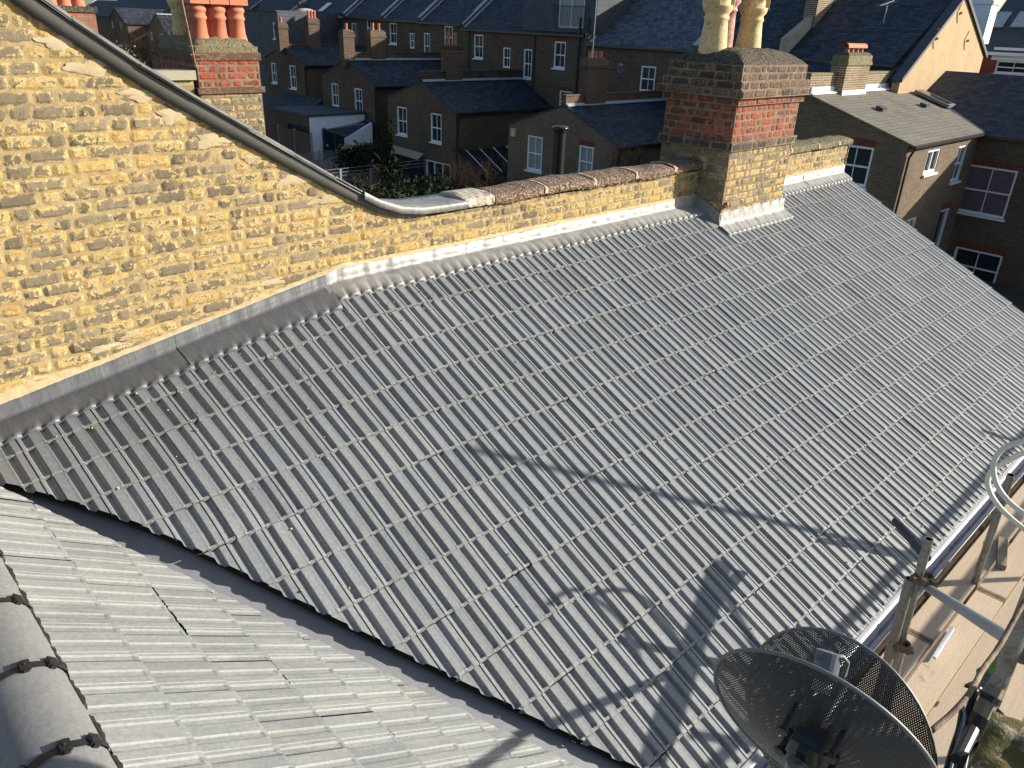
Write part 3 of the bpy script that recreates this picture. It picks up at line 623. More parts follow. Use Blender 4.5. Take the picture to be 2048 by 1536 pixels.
# ================= houses across the gardens
ZG=-8.6
mb=MB(); xs=np.concatenate([np.linspace(-60,20,9),np.linspace(24,60,13),np.linspace(80,400,6)]); ys=np.concatenate([np.linspace(-200,-20,5),np.linspace(-10,80,19),np.linspace(120,500,5)])
G=np.array([[(x,y,ZG+.25*math.sin(x*.3)*math.cos(y*.23)) for x in xs] for y in ys]); mb.grid(G); struct(mb.build('ground',MT['ground'],smooth=True))
def panel(mb,O,u,n,u0,u1,z0,z1,holes,depth=.12,mi=0):
    """wall face with real openings and reveals; O origin, u along the wall, n outward"""
    O=np.array(O,float); u=np.array(u,float); n=np.array(n,float); Zv=np.array([0,0,1.])
    us=sorted(set([u0,u1]+[h[i] for h in holes for i in (0,1)])); zs=sorted(set([z0,z1]+[h[i] for h in holes for i in (2,3)]))
    P=lambda a,z,d=0: O+u*a+Zv*z-n*d
    flip = np.dot(np.cross(u,Zv),n)<0
    def q(a,b,c,d): mb.poly([a,b,c,d] if not flip else [d,c,b,a],mi,(.5,.5,.5,1))
    for i in range(len(us)-1):
        for j in range(len(zs)-1):
            cu=(us[i]+us[i+1])/2; cz=(zs[j]+zs[j+1])/2
            if us[i]<u0-1e-6 or us[i+1]>u1+1e-6 or zs[j]<z0-1e-6 or zs[j+1]>z1+1e-6: continue
            if any(h[0]<cu<h[1] and h[2]<cz<h[3] for h in holes): continue
            q(P(us[i],zs[j]),P(us[i+1],zs[j]),P(us[i+1],zs[j+1]),P(us[i],zs[j+1]))
    for a,b,c,d in holes:
        q(P(a,c),P(a,d),P(a,d,depth),P(a,c,depth)); q(P(b,c,depth),P(b,d,depth),P(b,d),P(b,c))
        q(P(a,c,depth),P(b,c,depth),P(b,c),P(a,c)); q(P(a,d),P(b,d),P(b,d,depth),P(a,d,depth))
def window(parent,O,u,n,h,style='sash',depth=.11,pane='glass',sill=True,arch=True,bars=1,tint=None):
    a,b,c,d=h; O=np.array(O,float); u=np.array(u,float); n=np.array(n,float); Zv=np.array([0,0,1.]); mb=MB()
    def bx(a0,a1,c0,c1,d0,d1,m=mb):
        P=lambda aa,zz,dd: O+u*aa+Zv*zz-n*dd
        m.prism([P(a0,c0,d0),P(a1,c0,d0),P(a1,c1,d0),P(a0,c1,d0)],tuple(-n*(d1-d0)))
    f=.075; s=.035
    bx(a+.002,a+f,c,d,.02,depth); bx(b-f,b-.002,c,d,.02,depth); bx(a+f,b-f,d-f,d-.002,.024,depth); bx(a+f,b-f,c+.002,c+f+.03,.024,depth)
    m_=(c+d)/2
    if style=='sash':
        bx(a+f,b-f,m_-s*.8,m_+s*.8,.045,depth)
        for k in range(bars): x_=a+(b-a)*(k+1)/(bars+1); bx(x_-.012,x_+.012,c+f+.03,m_-s*.8,.07,depth); bx(x_-.012,x_+.012,m_+s*.8,d-f,.05,depth)
    elif style=='case':
        for k in range(bars): x_=a+(b-a)*(k+1)/(bars+1); bx(x_-.03,x_+.03,c+f,d-f,.04,depth)
    fr=mb.build('window_frame',MT['white'],parent)
    m2=MB(); P=lambda aa,zz,dd: O+u*aa+Zv*zz-n*dd; q=[P(a+.01,c+.01,depth-.006),P(b-.01,c+.01,depth-.006),P(b-.01,d-.01,depth-.006),P(a+.01,d-.01,depth-.006)]
    if np.dot(np.cross(u,Zv),n)<0: q=q[::-1]
    m2.poly(q); m2.build('pane',MT[pane],fr)
    if sill:
        m3=MB(); P2=lambda aa,zz,dd: O+u*aa+Zv*zz-n*dd
        m3.prism([P2(a-.07,c-.075,-.09),P2(b+.07,c-.075,-.09),P2(b+.07,c-.003,-.09),P2(a-.07,c-.003,-.09)],tuple(-n*(.088)))
        m3.build('sill',MT['white'],fr)
    if arch:
        m4=MB(); k=7; top=[]; bot=[]
        for i in range(k+1):
            t=i/k; aa=a-.02+(b-a+.04)*t; zz=.035*math.sin(t*math.pi); bot.append(P(aa,d+.004+zz*.3,-.004)); top.append(P(aa,d+.215+zz,-.004))
        m4.prism(bot+top[::-1],tuple(-n*.003)); m4.build('window_arch',MT['redlintel'],fr)
    return fr
def wpx(plane,u,O,items):  # (px,ptop,pbot,width) -> hole in wall coordinates
    out=[]
    for it in items:
        px,pt,pb,wd=it[:4]; a=plane((px,pt)); b=plane((px,pb)); cu=float(np.dot((a+b)/2-O,u)); out.append((cu-wd/2,cu+wd/2,float(b[2]),float(a[2])))
    return out
def pots(parent,c,n,along,r=.09,h=.34,m='terra',sp=.26,cowl=False):
    for k in range(n):
        o=Vector(c)+Vector(along)*(k-(n-1)/2)*sp; mb=MB(); mb.lathe([(r*1.15,-.05),(r*1.1,.02),(r*.85,.08),(r*.8,h*.7),(r,h*.74),(r,h*.84),(r*.85,h*.88),(r*.9,h),(r*.7,h),(r*.6,h*.5)],o,14)
        p=mb.build('chimney_pot',MT[m],parent,smooth=False)
        if cowl:
            mb=MB(); rows=[]
            for t in np.linspace(-.1,math.pi+.1,9): rows.append([(o.x+dx,o.y+.13*math.cos(t),o.z+h+.02+.13*math.sin(t)) for dx in (-.2,.2)])
            mb.grid(np.array(rows)); mb.grid(np.array(rows)[::-1]+np.array([0,0,.012])); mb.build('cowl',MT[m],p)
def stack(parent,lo,hi,m='ltbrown',top='darkbrick',nn=2,along=(1,0,0),potm='terra',poth=.34,rough=True,cowl=False,leadz=None,r=.09):
    x0,y0,z0=lo; x1,y1,z1=hi; mb=MB(); H=z1-z0; e=.045
    mb.box((x0,y0,z0),(x1,y1,z1-.34)); o=mb.build('stack',MT[m],parent)
    m2=MB(); m2.box((x0-e,y0-e,z1-.34),(x1+e,y1+e,z1-.22)); m2.box((x0-e*.3,y0-e*.3,z1-.22),(x1+e*.3,y1+e*.3,z1-.02)); m2.build('stack_top',MT[top],parent)
    m3=MB(); rr=[]; 
    for s_,zz in ((0.0,-.02),(.06,.05),(.14,.09)):
        rr.append([(x0+s_,y0+s_,z1+zz),(x1-s_,y0+s_,z1+zz),(x1-s_,y1-s_,z1+zz),(x0+s_,y1-s_,z1+zz),(x0+s_,y0+s_,z1+zz)])
    m3.grid(np.array(rr)); m3.poly(rr[-1][:4]); m3.build('mortar_cap',MT['flaunch'],parent)
    pots(parent,((x0+x1)/2,(y0+y1)/2,z1+.06),nn,along,m=potm,h=poth,cowl=cowl,r=r,sp=max(.24,((x1-x0) if along[0] else (y1-y0))*.8/max(1,nn)))
def roof_slab(name,m,pts,parent,th=.05,lift=0.):
    a=Vector(pts[1])-Vector(pts[0]); b=Vector(pts[3])-Vector(pts[0]); n=a.cross(b).normalized(); n=n if n.z>0 else -n
    P=[Vector(p)+n*lift for p in pts]; P=P if (P[1]-P[0]).cross(P[3]-P[0]).z>0 else P[::-1]
    mb=MB(); mb.prism([p-n*th for p in P],n*th); return mb.build(name,MT[m],parent)
def facade_x(y): return 34+.0625*(y-9)
def outrigger(label,x,A,Rp,Lp,wins,m='ltbrown',roofm='slate',chim=(),zb=ZG-.3,group='brick back extensions across the gardens',pz=.34,pm='darkbrick',L=None,extra_side=(),lead=True,flip_left=True):
    a=ax(A,x); r_=ax(Rp,x); l_=ax(Lp,x); yA,zA=a[1],a[2]; yR,zR=r_[1],r_[2]; yL,zL=l_[1],l_[2]
    L=L or facade_x(yA)-x; t=thing('back_extension',label,'house',(x,yA,ZG),group); O=np.array([x,0,0.]); u=np.array([0,1.,0]); n=np.array([-1.,0,0])
    H=wpx(lambda p: ax(p,x),u,O,wins); mb=MB()
    mb_h=[h for h in H]; panel(mb,O,u,n,yR,yL,zb,zA+.05,mb_h,.12)
    O2=np.array([0,yR,0.]); H2=wpx(lambda p: ay(p,yR),np.array([1.,0,0]),O2,extra_side)
    m2=MB(); panel(m2,O2,(1,0,0),(0,-1,0),x,x+L+.4,zb,zR,H2,.12); m2b=MB(); m2b.quad((x,yL,zb),(x,yL,zL),(x+L,yL,zL),(x+L,yL,zb),0,(.5,.5,.5,1))
    dR=np.array([0,yR-yA,zR-zA]); nR=np.array([0,dR[2],-dR[1]]); nR=nR if nR[2]>0 else -nR; dL=np.array([0,yL-yA,zL-zA]); nL=np.array([0,-dL[2],dL[1]]); nL=nL if nL[2]>0 else -nL
    mb.build('gable_wall',MT[m],t,cuts=[((x,yA,zA),tuple(nR)),((x,yA,zA),tuple(nL))]); m2.build('side_wall',MT[m],t); m2b.build('side_wall',MT[m],t)
    for h,it in zip(H,wins):
        st=it[4] if len(it)>4 else {}
        window(t,O,u,n,h,**st)
    for h,it in zip(H2,extra_side): window(t,O2,(1,0,0),(0,-1,0),h,**(it[4] if len(it)>4 else {}))
    k=1.0+.16/abs(yR-yA); eR=(yA+(yR-yA)*k, zA+(zR-zA)*k); k=1.0+.14/abs(yL-yA); eL=(yA+(yL-yA)*k,zA+(zL-zA)*k)
    roof_slab('roof_slope',roofm,[(x-.05,yA,zA),(x+L+.3,yA,zA),(x+L+.3,eR[0],eR[1]),(x-.05,eR[0],eR[1])],t,.05,.06)
    roof_slab('roof_slope',roofm,[(x-.05,yA,zA),(x+L+.3,yA,zA),(x+L+.3,eL[0],eL[1]),(x-.05,eL[0],eL[1])],t,.05,.058)
    if pz:
        mb=MB(); mb.box((x-.02,yA-.12,zA-.1),(x+L,yA+.12,zA+pz)); mb.box((x-.05,yA-.15,zA+pz),(x+L,yA+.15,zA+pz+.06)); mb.build('ridge_parapet',MT[pm],t)
    if lead:
        mb=MB(); mb.prism([(x,yA-.125,zA+.12),(x,yA-.28,zA+.035),(x,yA-.28,zA+.0),(x,yA-.12,zA+.02)],(L,0,0)); mb.build('lead_strip',MT['leadfar'],t)
    mb=MB(); mb.box((x-.03,eR[0]-.10,eR[1]-.05),(x+L,eR[0]+.01,eR[1]+.03)); mb.build('gutter',MT['blackpipe'],t)
    mb=MB(); mb.tube([(x+.10,eR[0]-.04,eR[1]-.03),(x+.10,yR-.07,eR[1]-.35),(x+.10,yR-.07,ZG)],.04,8); mb.build('downpipe',MT['blackpipe'],t)
    for c in chim:
        (pl,pt),(pr,pb_)=c['box']; dy=c.get('dy',.5); yf=yA-dy/2; q0=ay((pl,pt),yf); q1=ay((pr,pt),yf)
        x0,x1=q0[0],q1[0]; x1=max(x1,x0+.5); x1=min(x1,x0+1.4)
        stack(t,(x0,yf,zA-.4),(x1,yf+dy,q0[2]),c.get('m',m),c.get('top','darkbrick'),c.get('n',2),(1,0,0),c.get('pm','terra'),c.get('h',.36),cowl=c.get('cowl',False),r=c.get('r',.1))
    return t,yR,zR,yL,zL,yA,zA
S=dict
outrigger('brown brick gable nearest the big chimney, slate roof and black flue in front of it',27.,(1128,212),(1235,293),(1018,248),[(1069,272,342,1.0,S(pane='curtain',arch=False)),(1171,292,356,.85,S(pane='curtain'))],m='brown2',chim=[S(box=((1178,120),(1226,215)),n=3,m='ltbrown',h=.3)],pz=.42)
outrigger('brown brick gable with tall twin pot chimney and white bifold doors below',28.,(842,163),(912,225),(775,194),[(804,214,270,.95),(872,227,285,.95),(876,324,384,2.2,S(style='case',bars=2,sill=False,arch=False))],chim=[S(box=((893,92),(926,160)),n=2,m='ltbrown',h=.62)],pz=.5)
outrigger('brown brick gable above the white walled extension with slate roof',28.5,(693,120),(748,172),(643,149),[(670,167,213,.8,S(arch=False)),(717,177,227,.85)],chim=[S(box=((686,62),(708,118)),n=1,m='ltbrown',h=.38),S(box=((741,63),(771,115)),n=2,m='ltbrown',h=.42)],pz=.4)
outrigger('small brown brick gable furthest left with two chimneys on its ridge',29.,(567,93),(607,130),(530,115),[(548,126,166,.75,S(arch=False)),(586,131,177,.85)],chim=[S(box=((556,47),(575,90)),n=1,m='ltbrown',h=.36),S(box=((616,38),(638,86)),n=3,m='ltbrown',h=.5)],pz=.1,lead=False)
outrigger('grey brick gable far left with tall white twin windows',31.,(311,29),(337,72),(294,60),[(303,64,80,.5,S(arch=False,sill=False)),(325,68,97,1.3,S(style='case',bars=1,arch=False,sill=False))],m='brown2',chim=[],pz=.0,lead=True)
outrigger('reddish brick gable far left half hidden by a bare tree',33.,(229,16),(251,46),(217,42),[(225,44,56,.4,S(arch=False,sill=False)),(241,45,58,.4,S(arch=False,sill=False))],m='ltbrown',chim=[],pz=.0,lead=False)
# ---- the long terrace behind
NF=np.array([1,-.0625,0]); NF/=np.linalg.norm(NF); DF=float(NF@np.array([34,9,0])); UF=np.array([.0625,1,0]); UF/=np.linalg.norm(UF); nF=-NF; OF=np.array([34,9,0.])
fp=lambda p: onp(p,NF,DF)
def fu(p): return float(np.dot(fp(p)-OF,UF))
def terrace(label,pl,pr,wins,roofm='slate',m='ltbrown',pitch=36,rd=4.6,left_parapet=True,eave=None,ridge=True,zb=ZG-.3,extra=None):
    u1=fu(pl); u0=fu(pr); zE=float((fp(pl)[2]+fp(pr)[2])/2) if eave is None else eave
    t=thing('terraced_house',label,'house',tuple(OF+UF*(u0+u1)/2+np.array([0,0,ZG])),'terraced houses in the long row behind the gardens')
    H=wpx(fp,UF,OF,wins); mb=MB(); panel(mb,OF,UF,nF,u0,u1,zb,zE,H,.12); mb.build('wall',MT[m],t)
    for h,it in zip(H,wins): window(t,OF,UF,nF,h,**(it[4] if len(it)>4 else {}))
    P=lambda u_,d,z: tuple(OF+UF*u_+NF*d+np.array([0,0,z]))
    tz=math.tan(math.radians(pitch)); g=.012
    roof_slab('roof_slope',roofm,[P(u0+g,-.14,zE-.05),P(u1-g,-.14,zE-.05),P(u1-g,rd,zE+rd*tz),P(u0+g,rd,zE+rd*tz)],t,.06,.05)
    roof_slab('roof_slope',roofm,[P(u0+g,rd+.01,zE+rd*tz),P(u1-g,rd+.01,zE+rd*tz),P(u1-g,rd*2,zE),P(u0+g,rd*2,zE)],t,.06,.05)
    mb=MB(); mb.prism([P(u0,-.14,zE-.02),P(u0,-.24,zE-.02),P(u0,-.24,zE-.12),P(u0,-.14,zE-.14)],tuple(UF*(u1-u0))); mb.build('gutter',MT['blackpipe'],t)
    if left_parapet:
        mb=MB(); mb.prism([P(u1-.12,-.10,zE-.1),P(u1-.12,-.10,zE+.25),P(u1-.12,rd,zE+rd*tz+.4),P(u1-.12,rd,zE+rd*tz-.1)],tuple(UF*.24)); mb.build('party_parapet',MT['darkbrick' if m!='brown2' else 'brown2'],t)
        mb=MB(); mb.prism([P(u1-.16,-.10,zE+.25),P(u1-.16,-.10,zE+.29),P(u1-.16,rd,zE+rd*tz+.44),P(u1-.16,rd,zE+rd*tz+.40)],tuple(UF*.32))
        mb.prism([P(u1-.36,-.05,zE+.08),P(u1-.36,-.05,zE+.12),P(u1-.36,rd,zE+rd*tz+.20),P(u1-.36,rd,zE+rd*tz+.16)],tuple(UF*.22)); mb.build('parapet_flashing',MT['leadfar'],t)
    return t,u0,u1,zE,P,tz
W1=S(arch=True)
terrace('far terraced house with a roof window left of the plain slate roofs',(690,33),(766,38),[(709,46,93,.8,S(bars=1)),(740,38,75,.9)])
terrace('terraced house with two plain sashes behind the twin pot chimneys',(766,38),(840,42),[(786,46,88,.95),(824,66,97,.6,S(arch=True,sill=False))])
terrace('terraced house with a tall stair window and snow speckled slates',(840,42),(926,49),[(854,66,119,.75),(897,52,97,.95)])
t4,u0,u1,zE,P,tz=terrace('terraced house with box dormer, white french windows and railing',(926,49),(1172,79),[(957,69,117,.95),(1013,95,136,.7,S(sill=False)),(1055,98,157,.75),(1119,83,137,.95),(1130,182,225,1.0)])
# box dormer with french windows and a railing
ud0,ud1=fu((1192,60)),fu((1045,60)); mb=MB()
hd=[(ud0+ .95,ud0+3.0,zE+.28,zE+2.45)]; OD=OF+nF*.05
panel(mb,OD,UF,nF,ud0,ud1,zE+.1,zE+2.7,hd,.12); mb.quad(P(ud0,-.05,zE+.1),P(ud0,-.05,zE+2.7),P(ud0,4.4,zE+2.9),P(ud0,4.4,zE+.1)); mb.quad(P(ud1,4.4,zE+.1),P(ud1,4.4,zE+2.9),P(ud1,-.05,zE+2.7),P(ud1,-.05,zE+.1))
dm=mb.build('dormer',MT['slateclad'],t4); roof_slab('dormer_roof','flat',[P(ud0-.1,-.15,zE+2.7),P(ud1+.1,-.15,zE+2.7),P(ud1+.1,4.4,zE+2.9),P(ud0-.1,4.4,zE+2.9)],dm,.05,.05)
fw=window(t4,OD,UF,nF,hd[0],style='case',bars=1,sill=False,arch=False,pane='curtain')
mb=MB(); a,b=hd[0][0]-.25,hd[0][1]+.25
for z in (zE+.32,zE+1.42): mb.tube([P(a,-.22,z),P(b,-.22,z)],.018,6)
k=a
while k<b+.01: mb.tube([P(k,-.22,zE+.25),P(k,-.22,zE+1.42)],.009,5,cap=False); k+=.115
mb.build('railing',MT['blackpipe'],t4)
t5,u0,u1,zE,P,tz=terrace('terraced house with pale worn slates and one tall sash behind the big chimney',(1176,86),(1392,101),[(1295,132,184,1.0,S(sill=False,arch=False))],roofm='slate2',pitch=36)
for px in (1160,1176,):
    mb=MB(); q=fp((px,90)); mb.tube([q+nF*.1+[0,0,1.4],q+nF*.1,q+nF*.1+[0,0,-1.2],q+nF*.1+[0,0,-8]],.06,8); mb.build('downpipe',MT['blackpipe'],t5)
for px in (940,1072):
    mb=MB(); q=fp((px,62)); mb.tube([q+nF*.1,q+nF*.1+[0,0,-8]],.045,8); mb.build('downpipe',MT['blackpipe'],t4)
t6,u0,u1,zE6,P6,tz=terrace('terraced house mostly hidden behind the cream chimney pots',(1392,103),(1568,112),[],roofm='slate',left_parapet=True)
t7,u0,u1,zE,P,tz=terrace('terraced house with dark slate roof left of the ochre gable',(1568,112),(1793,131),[(1622,140,200,1.2,S(sill=False)),(1748,140,186,1.1,S(sill=False))],roofm='slate',m='brown2',pitch=33,rd=4.2,left_parapet=False)
# rendered party wall and chimney between the last two houses
mb=MB(); mb.prism([P(u1-.15,-.25,zE-.2),P(u1-.15,-.25,zE+.75),P(u1-.15,1.6,zE+1.7),P(u1-.15,4.3,zE+4.3*tz+.5),P(u1-.15,4.3,zE+4.3*tz-.1)],tuple(UF*.3)); mb.build('party_parapet',MT['cement'],t7)
c=Vector(P(u1-.15,1.6,0)); cs=thing('chimney_stack','brown chimney rising from the rendered party wall behind the cream pots','chimney',(c.x,c.y,zE)); stack(cs,(c.x,c.y-.1,zE+.8),(c.x+1.5,c.y+.5,zE+3.6),'chbrickfar','darkbrick',3)
# beige gable wall
yb=P(u0,8.6,0)[1]-.03
bp=lambda p: ay(p,yb)
g0=bp((1800,166)); g1=bp((1930,-6)); g2=bp((1967,112)); g3=bp((1955,175)); 
bt=thing('gable_wall','big smooth ochre gable end with three small iron tie plates','wall',(g0[0],yb,ZG))
mb=MB(); top=[(g0[0],g0[2]),(g1[0],g1[2]),(g2[0],g2[2]),(g2[0]+.0,ZG),(g0[0],ZG)]; mb.prism([(a,yb,b) for a,b in top],(0,.3,0)); mb.build('rendered_face',MT['beige'],bt)
mb=MB(); th=.16
mb.prism([(g0[0]-.1,yb-.10,g0[2]+.02),(g1[0],yb-.10,g1[2]+.02),(g1[0],yb-.10,g1[2]+.02+th),(g0[0]-.1,yb-.10,g0[2]+.02+th)],(0,.4,0)); mb.prism([(g1[0]+.002,yb-.10,g1[2]+.02),(g2[0]+.3,yb-.10,g2[2]-.1),(g2[0]+.3,yb-.10,g2[2]-.1+th),(g1[0]+.002,yb-.10,g1[2]+.02+th)],(0,.4,0)); mb.build('verge',MT['flat'],bt)
for p_ in ((1919,26),(1871,77),(1933,81)):
    q=bp(p_); mb=MB(); s=.30; mb.prism([(q[0]-s,yb-.03,q[2]),(q[0],yb-.03,q[2]-s*1.3),(q[0]+s,yb-.03,q[2]),(q[0],yb-.03,q[2]+s*1.3)],(0,.028,0)); mb.lathe([(0,.05),(.06,.04),(.06,-.05)],(q[0],yb-.06,q[2]),10); mb.build('tie_plate',MT['beige'],bt)
mb=MB(); mb.quad((g0[0]-.1,yb+.1,g0[2]),(g1[0],yb+.1,g1[2]+.1),(g1[0],yb+9,g1[2]+.1),(g0[0]-.1,yb+9,g0[2])); mb.quad((g1[0],yb+.1,g1[2]+.1),(g2[0]+.2,yb+.1,g2[2]),(g2[0]+.2,yb+9,g2[2]),(g1[0],yb+9,g1[2]+.1)); mb.build('roof_slope',MT['slate'],bt)
# ---- extension E to the right, lit roof
tE,yR,zR,yL,zL,yA,zA=outrigger('brown brick extension with pale lit tiled roof beside the small chimney with red cowls',27.,(1615,190),(1818,290),(1450,250),[(1706,290,372,1.15,S(bars=1))],m='brown2',roofm='tilegrey',pz=0,lead=False,L=10.,
   extra_side=[(1864,300,345,1.15,S(style='case',bars=1,arch=False)),(1918,293,360,.95,S(arch=False)),(1820,438,470,.9,S(style='case',arch=False)),(1880,422,492,1.0,S(style='plain',arch=True,sill=False))],group='brick back extensions across the gardens')
mb=MB(); mb.box((27.,yA+.0,zA-.05),(37.0,yA+.26,zA+.62)); mb.build('parapet',MT['chbrickfar'],tE)
mb=MB(); mb.box((26.97,yA-.02,zA+.62),(37.0,yA+.30,zA+.70)); mb.build('parapet_coping',MT['moss'],tE)
mb=MB(); mb.prism([(27.0,yA-.01,zA+.24),(27.0,yA-.02,zA+.10),(27.0,yA-.2,zA+.05),(27.,yA-.2,zA+.02),(27.,yA,zA+.02)],(10.2,0,0)); mb.build('lead_strip',MT['whitewall'],tE)
q0=ay((1697,120),yA-.30); q1=ay((1742,125),yA-.30); csE=thing('chimney_stack','square brown chimney with four red half round cowls on the pale roof','chimney',(q0[0],yA-.3,zA))
stack(csE,(q0[0],yA-.30,zA-.4),(max(q1[0],q0[0]+.9),yA+.28,ax((1697,110),q0[0])[2]),'chbrickfar','moss',4,(1,0,0),cowl=True,poth=.16,r=.08)
mb=MB(); mb.box((q0[0]-.03,yA-.34,zA-.3),(max(q1[0],q0[0]+.9)+.03,yA-.30,zA+.12)); mb.build('lead_collar',MT['whitewall'],csE)
nE=np.array([0,zR-zA,-(yR-yA)]); nE=nE/np.linalg.norm(nE); nE=nE if nE[2]>0 else -nE
def onE(p,l=.11): return onp(p,nE,float(nE@np.array([27,yA,zA]))+l)
for p_ in ((1762,218),(1849,211)):
    q=onE(p_); mb=MB(); mb.box((-.18,-.14,0),(.18,.14,.08),org=q,rot=Matrix.Rotation(math.atan2(zA-zR,yA-yR),3,'X')); mb.build('roof_vent',MT['flat'],tE)
q=onE((1868,200)); mb=MB(); rt_=Matrix.Rotation(math.atan2(zA-zR,yA-yR),3,'X'); mb.box((-.38,-.75,0),(.38,.75,.12),org=q,rot=rt_); sk=mb.build('skylight',MT['slateedge'],tE); mb=MB(); mb.box((-.3,-.66,.12),(.3,.66,.125),org=q,rot=rt_); mb.build('pane',MT['glass'],sk)
# ---- main house right of it with the big sash window
uR0,uR1=fu((2048,330))-6,fu((1962,262)); zE=float(fp((1975,268))[2])
tm=thing('terraced_house','dark brick house at the right edge with a tall purple curtained sash','house',tuple(OF+UF*(uR0+uR1)/2+np.array([0,0,ZG])),'terraced houses in the long row behind the gardens')
wl=[(1972,333,433,1.75,S(pane='purple')),(1948,500,572,1.75,S(pane='glass'))]
H=wpx(fp,UF,OF,wl); mb=MB(); panel(mb,OF,UF,nF,uR0,uR1+.1,ZG-.3,zE,H,.14); mb.build('wall',MT['ltbrown'],tm)
for h,it in zip(H,wl): window(tm,OF,UF,nF,h,**it[4])
tzm=math.tan(math.radians(25)); uR1b=float(np.dot(np.array([34.2,13.15,0])-OF,UF)); PP=lambda u_,d,z: tuple(OF+UF*u_+NF*d+np.array([0,0,z]))
roof_slab('roof_slope','slate',[PP(uR0,-.15,zE-.05),PP(uR1b,-.15,zE-.05),PP(uR1b,4.1,zE+4.1*tzm),PP(uR0,4.1,zE+4.1*tzm)],tm,.06,.05)
roof_slab('roof_slope','slate',[PP(uR0,4.11,zE+4.1*tzm),PP(uR1b,4.11,zE+4.1*tzm),PP(uR1b,8,zE),PP(uR0,8,zE)],tm,.06,.05)
mb=MB(); vq=[(34.0,yR+.1,zE+.06),(34.0,yR-.1,zE+.07),(36.5,yA-.1,zA+.10),(36.5,yA+.1,zA+.12)]; mb.prism(vq,(0,0,.04)); mb.build('lead_valley',MT['leadfar'],tm)
mb=MB(); mb.box((33.7,fp((1975,268))[1]-16,zE-.12),(33.88,fp((1975,268))[1]+.3,zE-.0)); mb.build('gutter',MT['blackpipe'],tm)
qd=fp((1925,300)); mb=MB(); mb.tube([qd+nF*.12+[0,.0,.4],qd+nF*.12+[0,.0,-6]],.06,8); mb.tube([qd+nF*.12+[0,-.3,.1],qd+nF*.14+[0,-.3,-6]],.05,8); mb.build('downpipe',MT['blackpipe'],tm)
# ---- red brick house beyond on the far right
xr=47.; rp=lambda p: ax(p,xr); b0=rp((2140,112)); b1=rp((1968,108)); 
tr=thing('brick_house','red brick house with a white window far behind the ochre gable','house',(xr,b1[1],ZG)); O=np.array([xr,0,0.]); wr_=[(2026,122,149,1.6,S(style='sash',bars=1,arch=False))]
H=wpx(rp,np.array([0,1.,0]),O,wr_); mb=MB(); panel(mb,O,(0,1,0),(-1,0,0),b0[1],b1[1]+.4,ZG-.3,b1[2],H,.1); mb.build('wall',MT['redfar'],tr)
for h in H: window(tr,O,(0,1,0),(-1,0,0),h,style='sash',bars=1,arch=False)
mb=MB(); mb.box((xr-.02,H[0][0]-.3,H[0][3]+.01),(xr+.05,H[0][1]+.3,H[0][3]+.6)); mb.build('lintel',MT['white'],tr)
mb=MB(); mb.box((xr-.15,b0[1],b1[2]-.03),(xr,b1[1]+.6,b1[2]+.12)); mb.build('eaves_board',MT['white'],tr)
roof_slab('roof_slope','slateclad',[(xr-.1,b0[1],b1[2]+.1),(xr-.1,b1[1]+.6,b1[2]+.1),(xr+4,b1[1]+.6,b1[2]+3.1),(xr+4,b0[1],b1[2]+3.1)],tr,.06,.05)
for px in (1995,2050):
    nr=np.array([-3.,0,4.]); nr/=np.linalg.norm(nr); q=onp((px,40),nr,float(nr@np.array([xr-.1,0,b1[2]+.2]))); mb=MB(); mb.box((-.6,-.45,0),(.6,.45,.06),org=q,rot=Matrix.Rotation(-math.atan2(3,4),3,'Y')); mb.build('roof_window',MT['leadfar'],tr)
qw=ax((1948,50),44.); wc=thing('chimney_stack','white rendered chimney behind the ochre gable','chimney',(44,qw[1],0)); mb=MB(); mb.box((44,qw[1]-.55,qw[2]-.8),(45,qw[1]+.55,qw[2]+2.3)); mb.box((43.93,qw[1]-.62,qw[2]+.9),(45.07,qw[1]+.62,qw[2]+1.05)); mb.build('stack',MT['whitewall'],wc)
# ---- mansard block at far left of the terrace
tl=thing('mansard_house','slate clad mansard block with a dome rooflight left of the terrace','house',(31,60,ZG))
xm=31.5; m0=ax((561,105),xm); m1=ax((395,60),xm); mt=ax((505,20),xm); mw=ax((560,48),xm)
mb=MB(); O=np.array([xm,0,0.]); H=wpx(lambda p: ax(p,xm),np.array([0,1.,0]),O,[(552,45,78,.9)])
panel(mb,O,(0,1,0),(-1,0,0),m0[1],m1[1],ZG-.3,mt[2],H,.1); mb.quad((xm,m0[1],ZG),(xm+6,m0[1],ZG),(xm+6,m0[1],mt[2]),(xm,m0[1],mt[2])); mb.build('clad_wall',MT['slateclad'],tl)
window(tl,O,(0,1,0),(-1,0,0),H[0],arch=False)
roof_slab('flat_roof','flat',[(xm-.1,m0[1],mt[2]),(xm-.1,m1[1],mt[2]),(xm+8,m1[1],mt[2]),(xm+8,m0[1],mt[2])],tl,.06,.05)
a0=fu((690,75)); a1=fu((560,70)); zt=float(fp((640,34))[2]); zb=float(fp((640,73))[2]); mb=MB()
Pm=lambda u_,d,z: OF+UF*u_+NF*d+np.array([0,0,z])
mb.prism([Pm(a0,-.3,zb),Pm(a1,-.3,zb),Pm(a1,-.05,zt),Pm(a0,-.05,zt)],tuple(NF*5)); mb.build('mansard_wall',MT['slateclad'],tl)
mb=MB(); mb.prism([Pm(a0,0,ZG),Pm(a1,0,ZG),Pm(a1,0,zb),Pm(a0,0,zb)],tuple(NF*4)); mb.build('wall',MT['ltbrown'],tl)
for zz in (zt,zb): 
    mb=MB(); mb.prism([Pm(a0,-.36,zz),Pm(a1,-.36,zz),Pm(a1,-.36,zz+.1),Pm(a0,-.36,zz+.1)],tuple(NF*.4)); mb.build('white_trim',MT['leadfar'],tl)
q=fp((575,26)); 
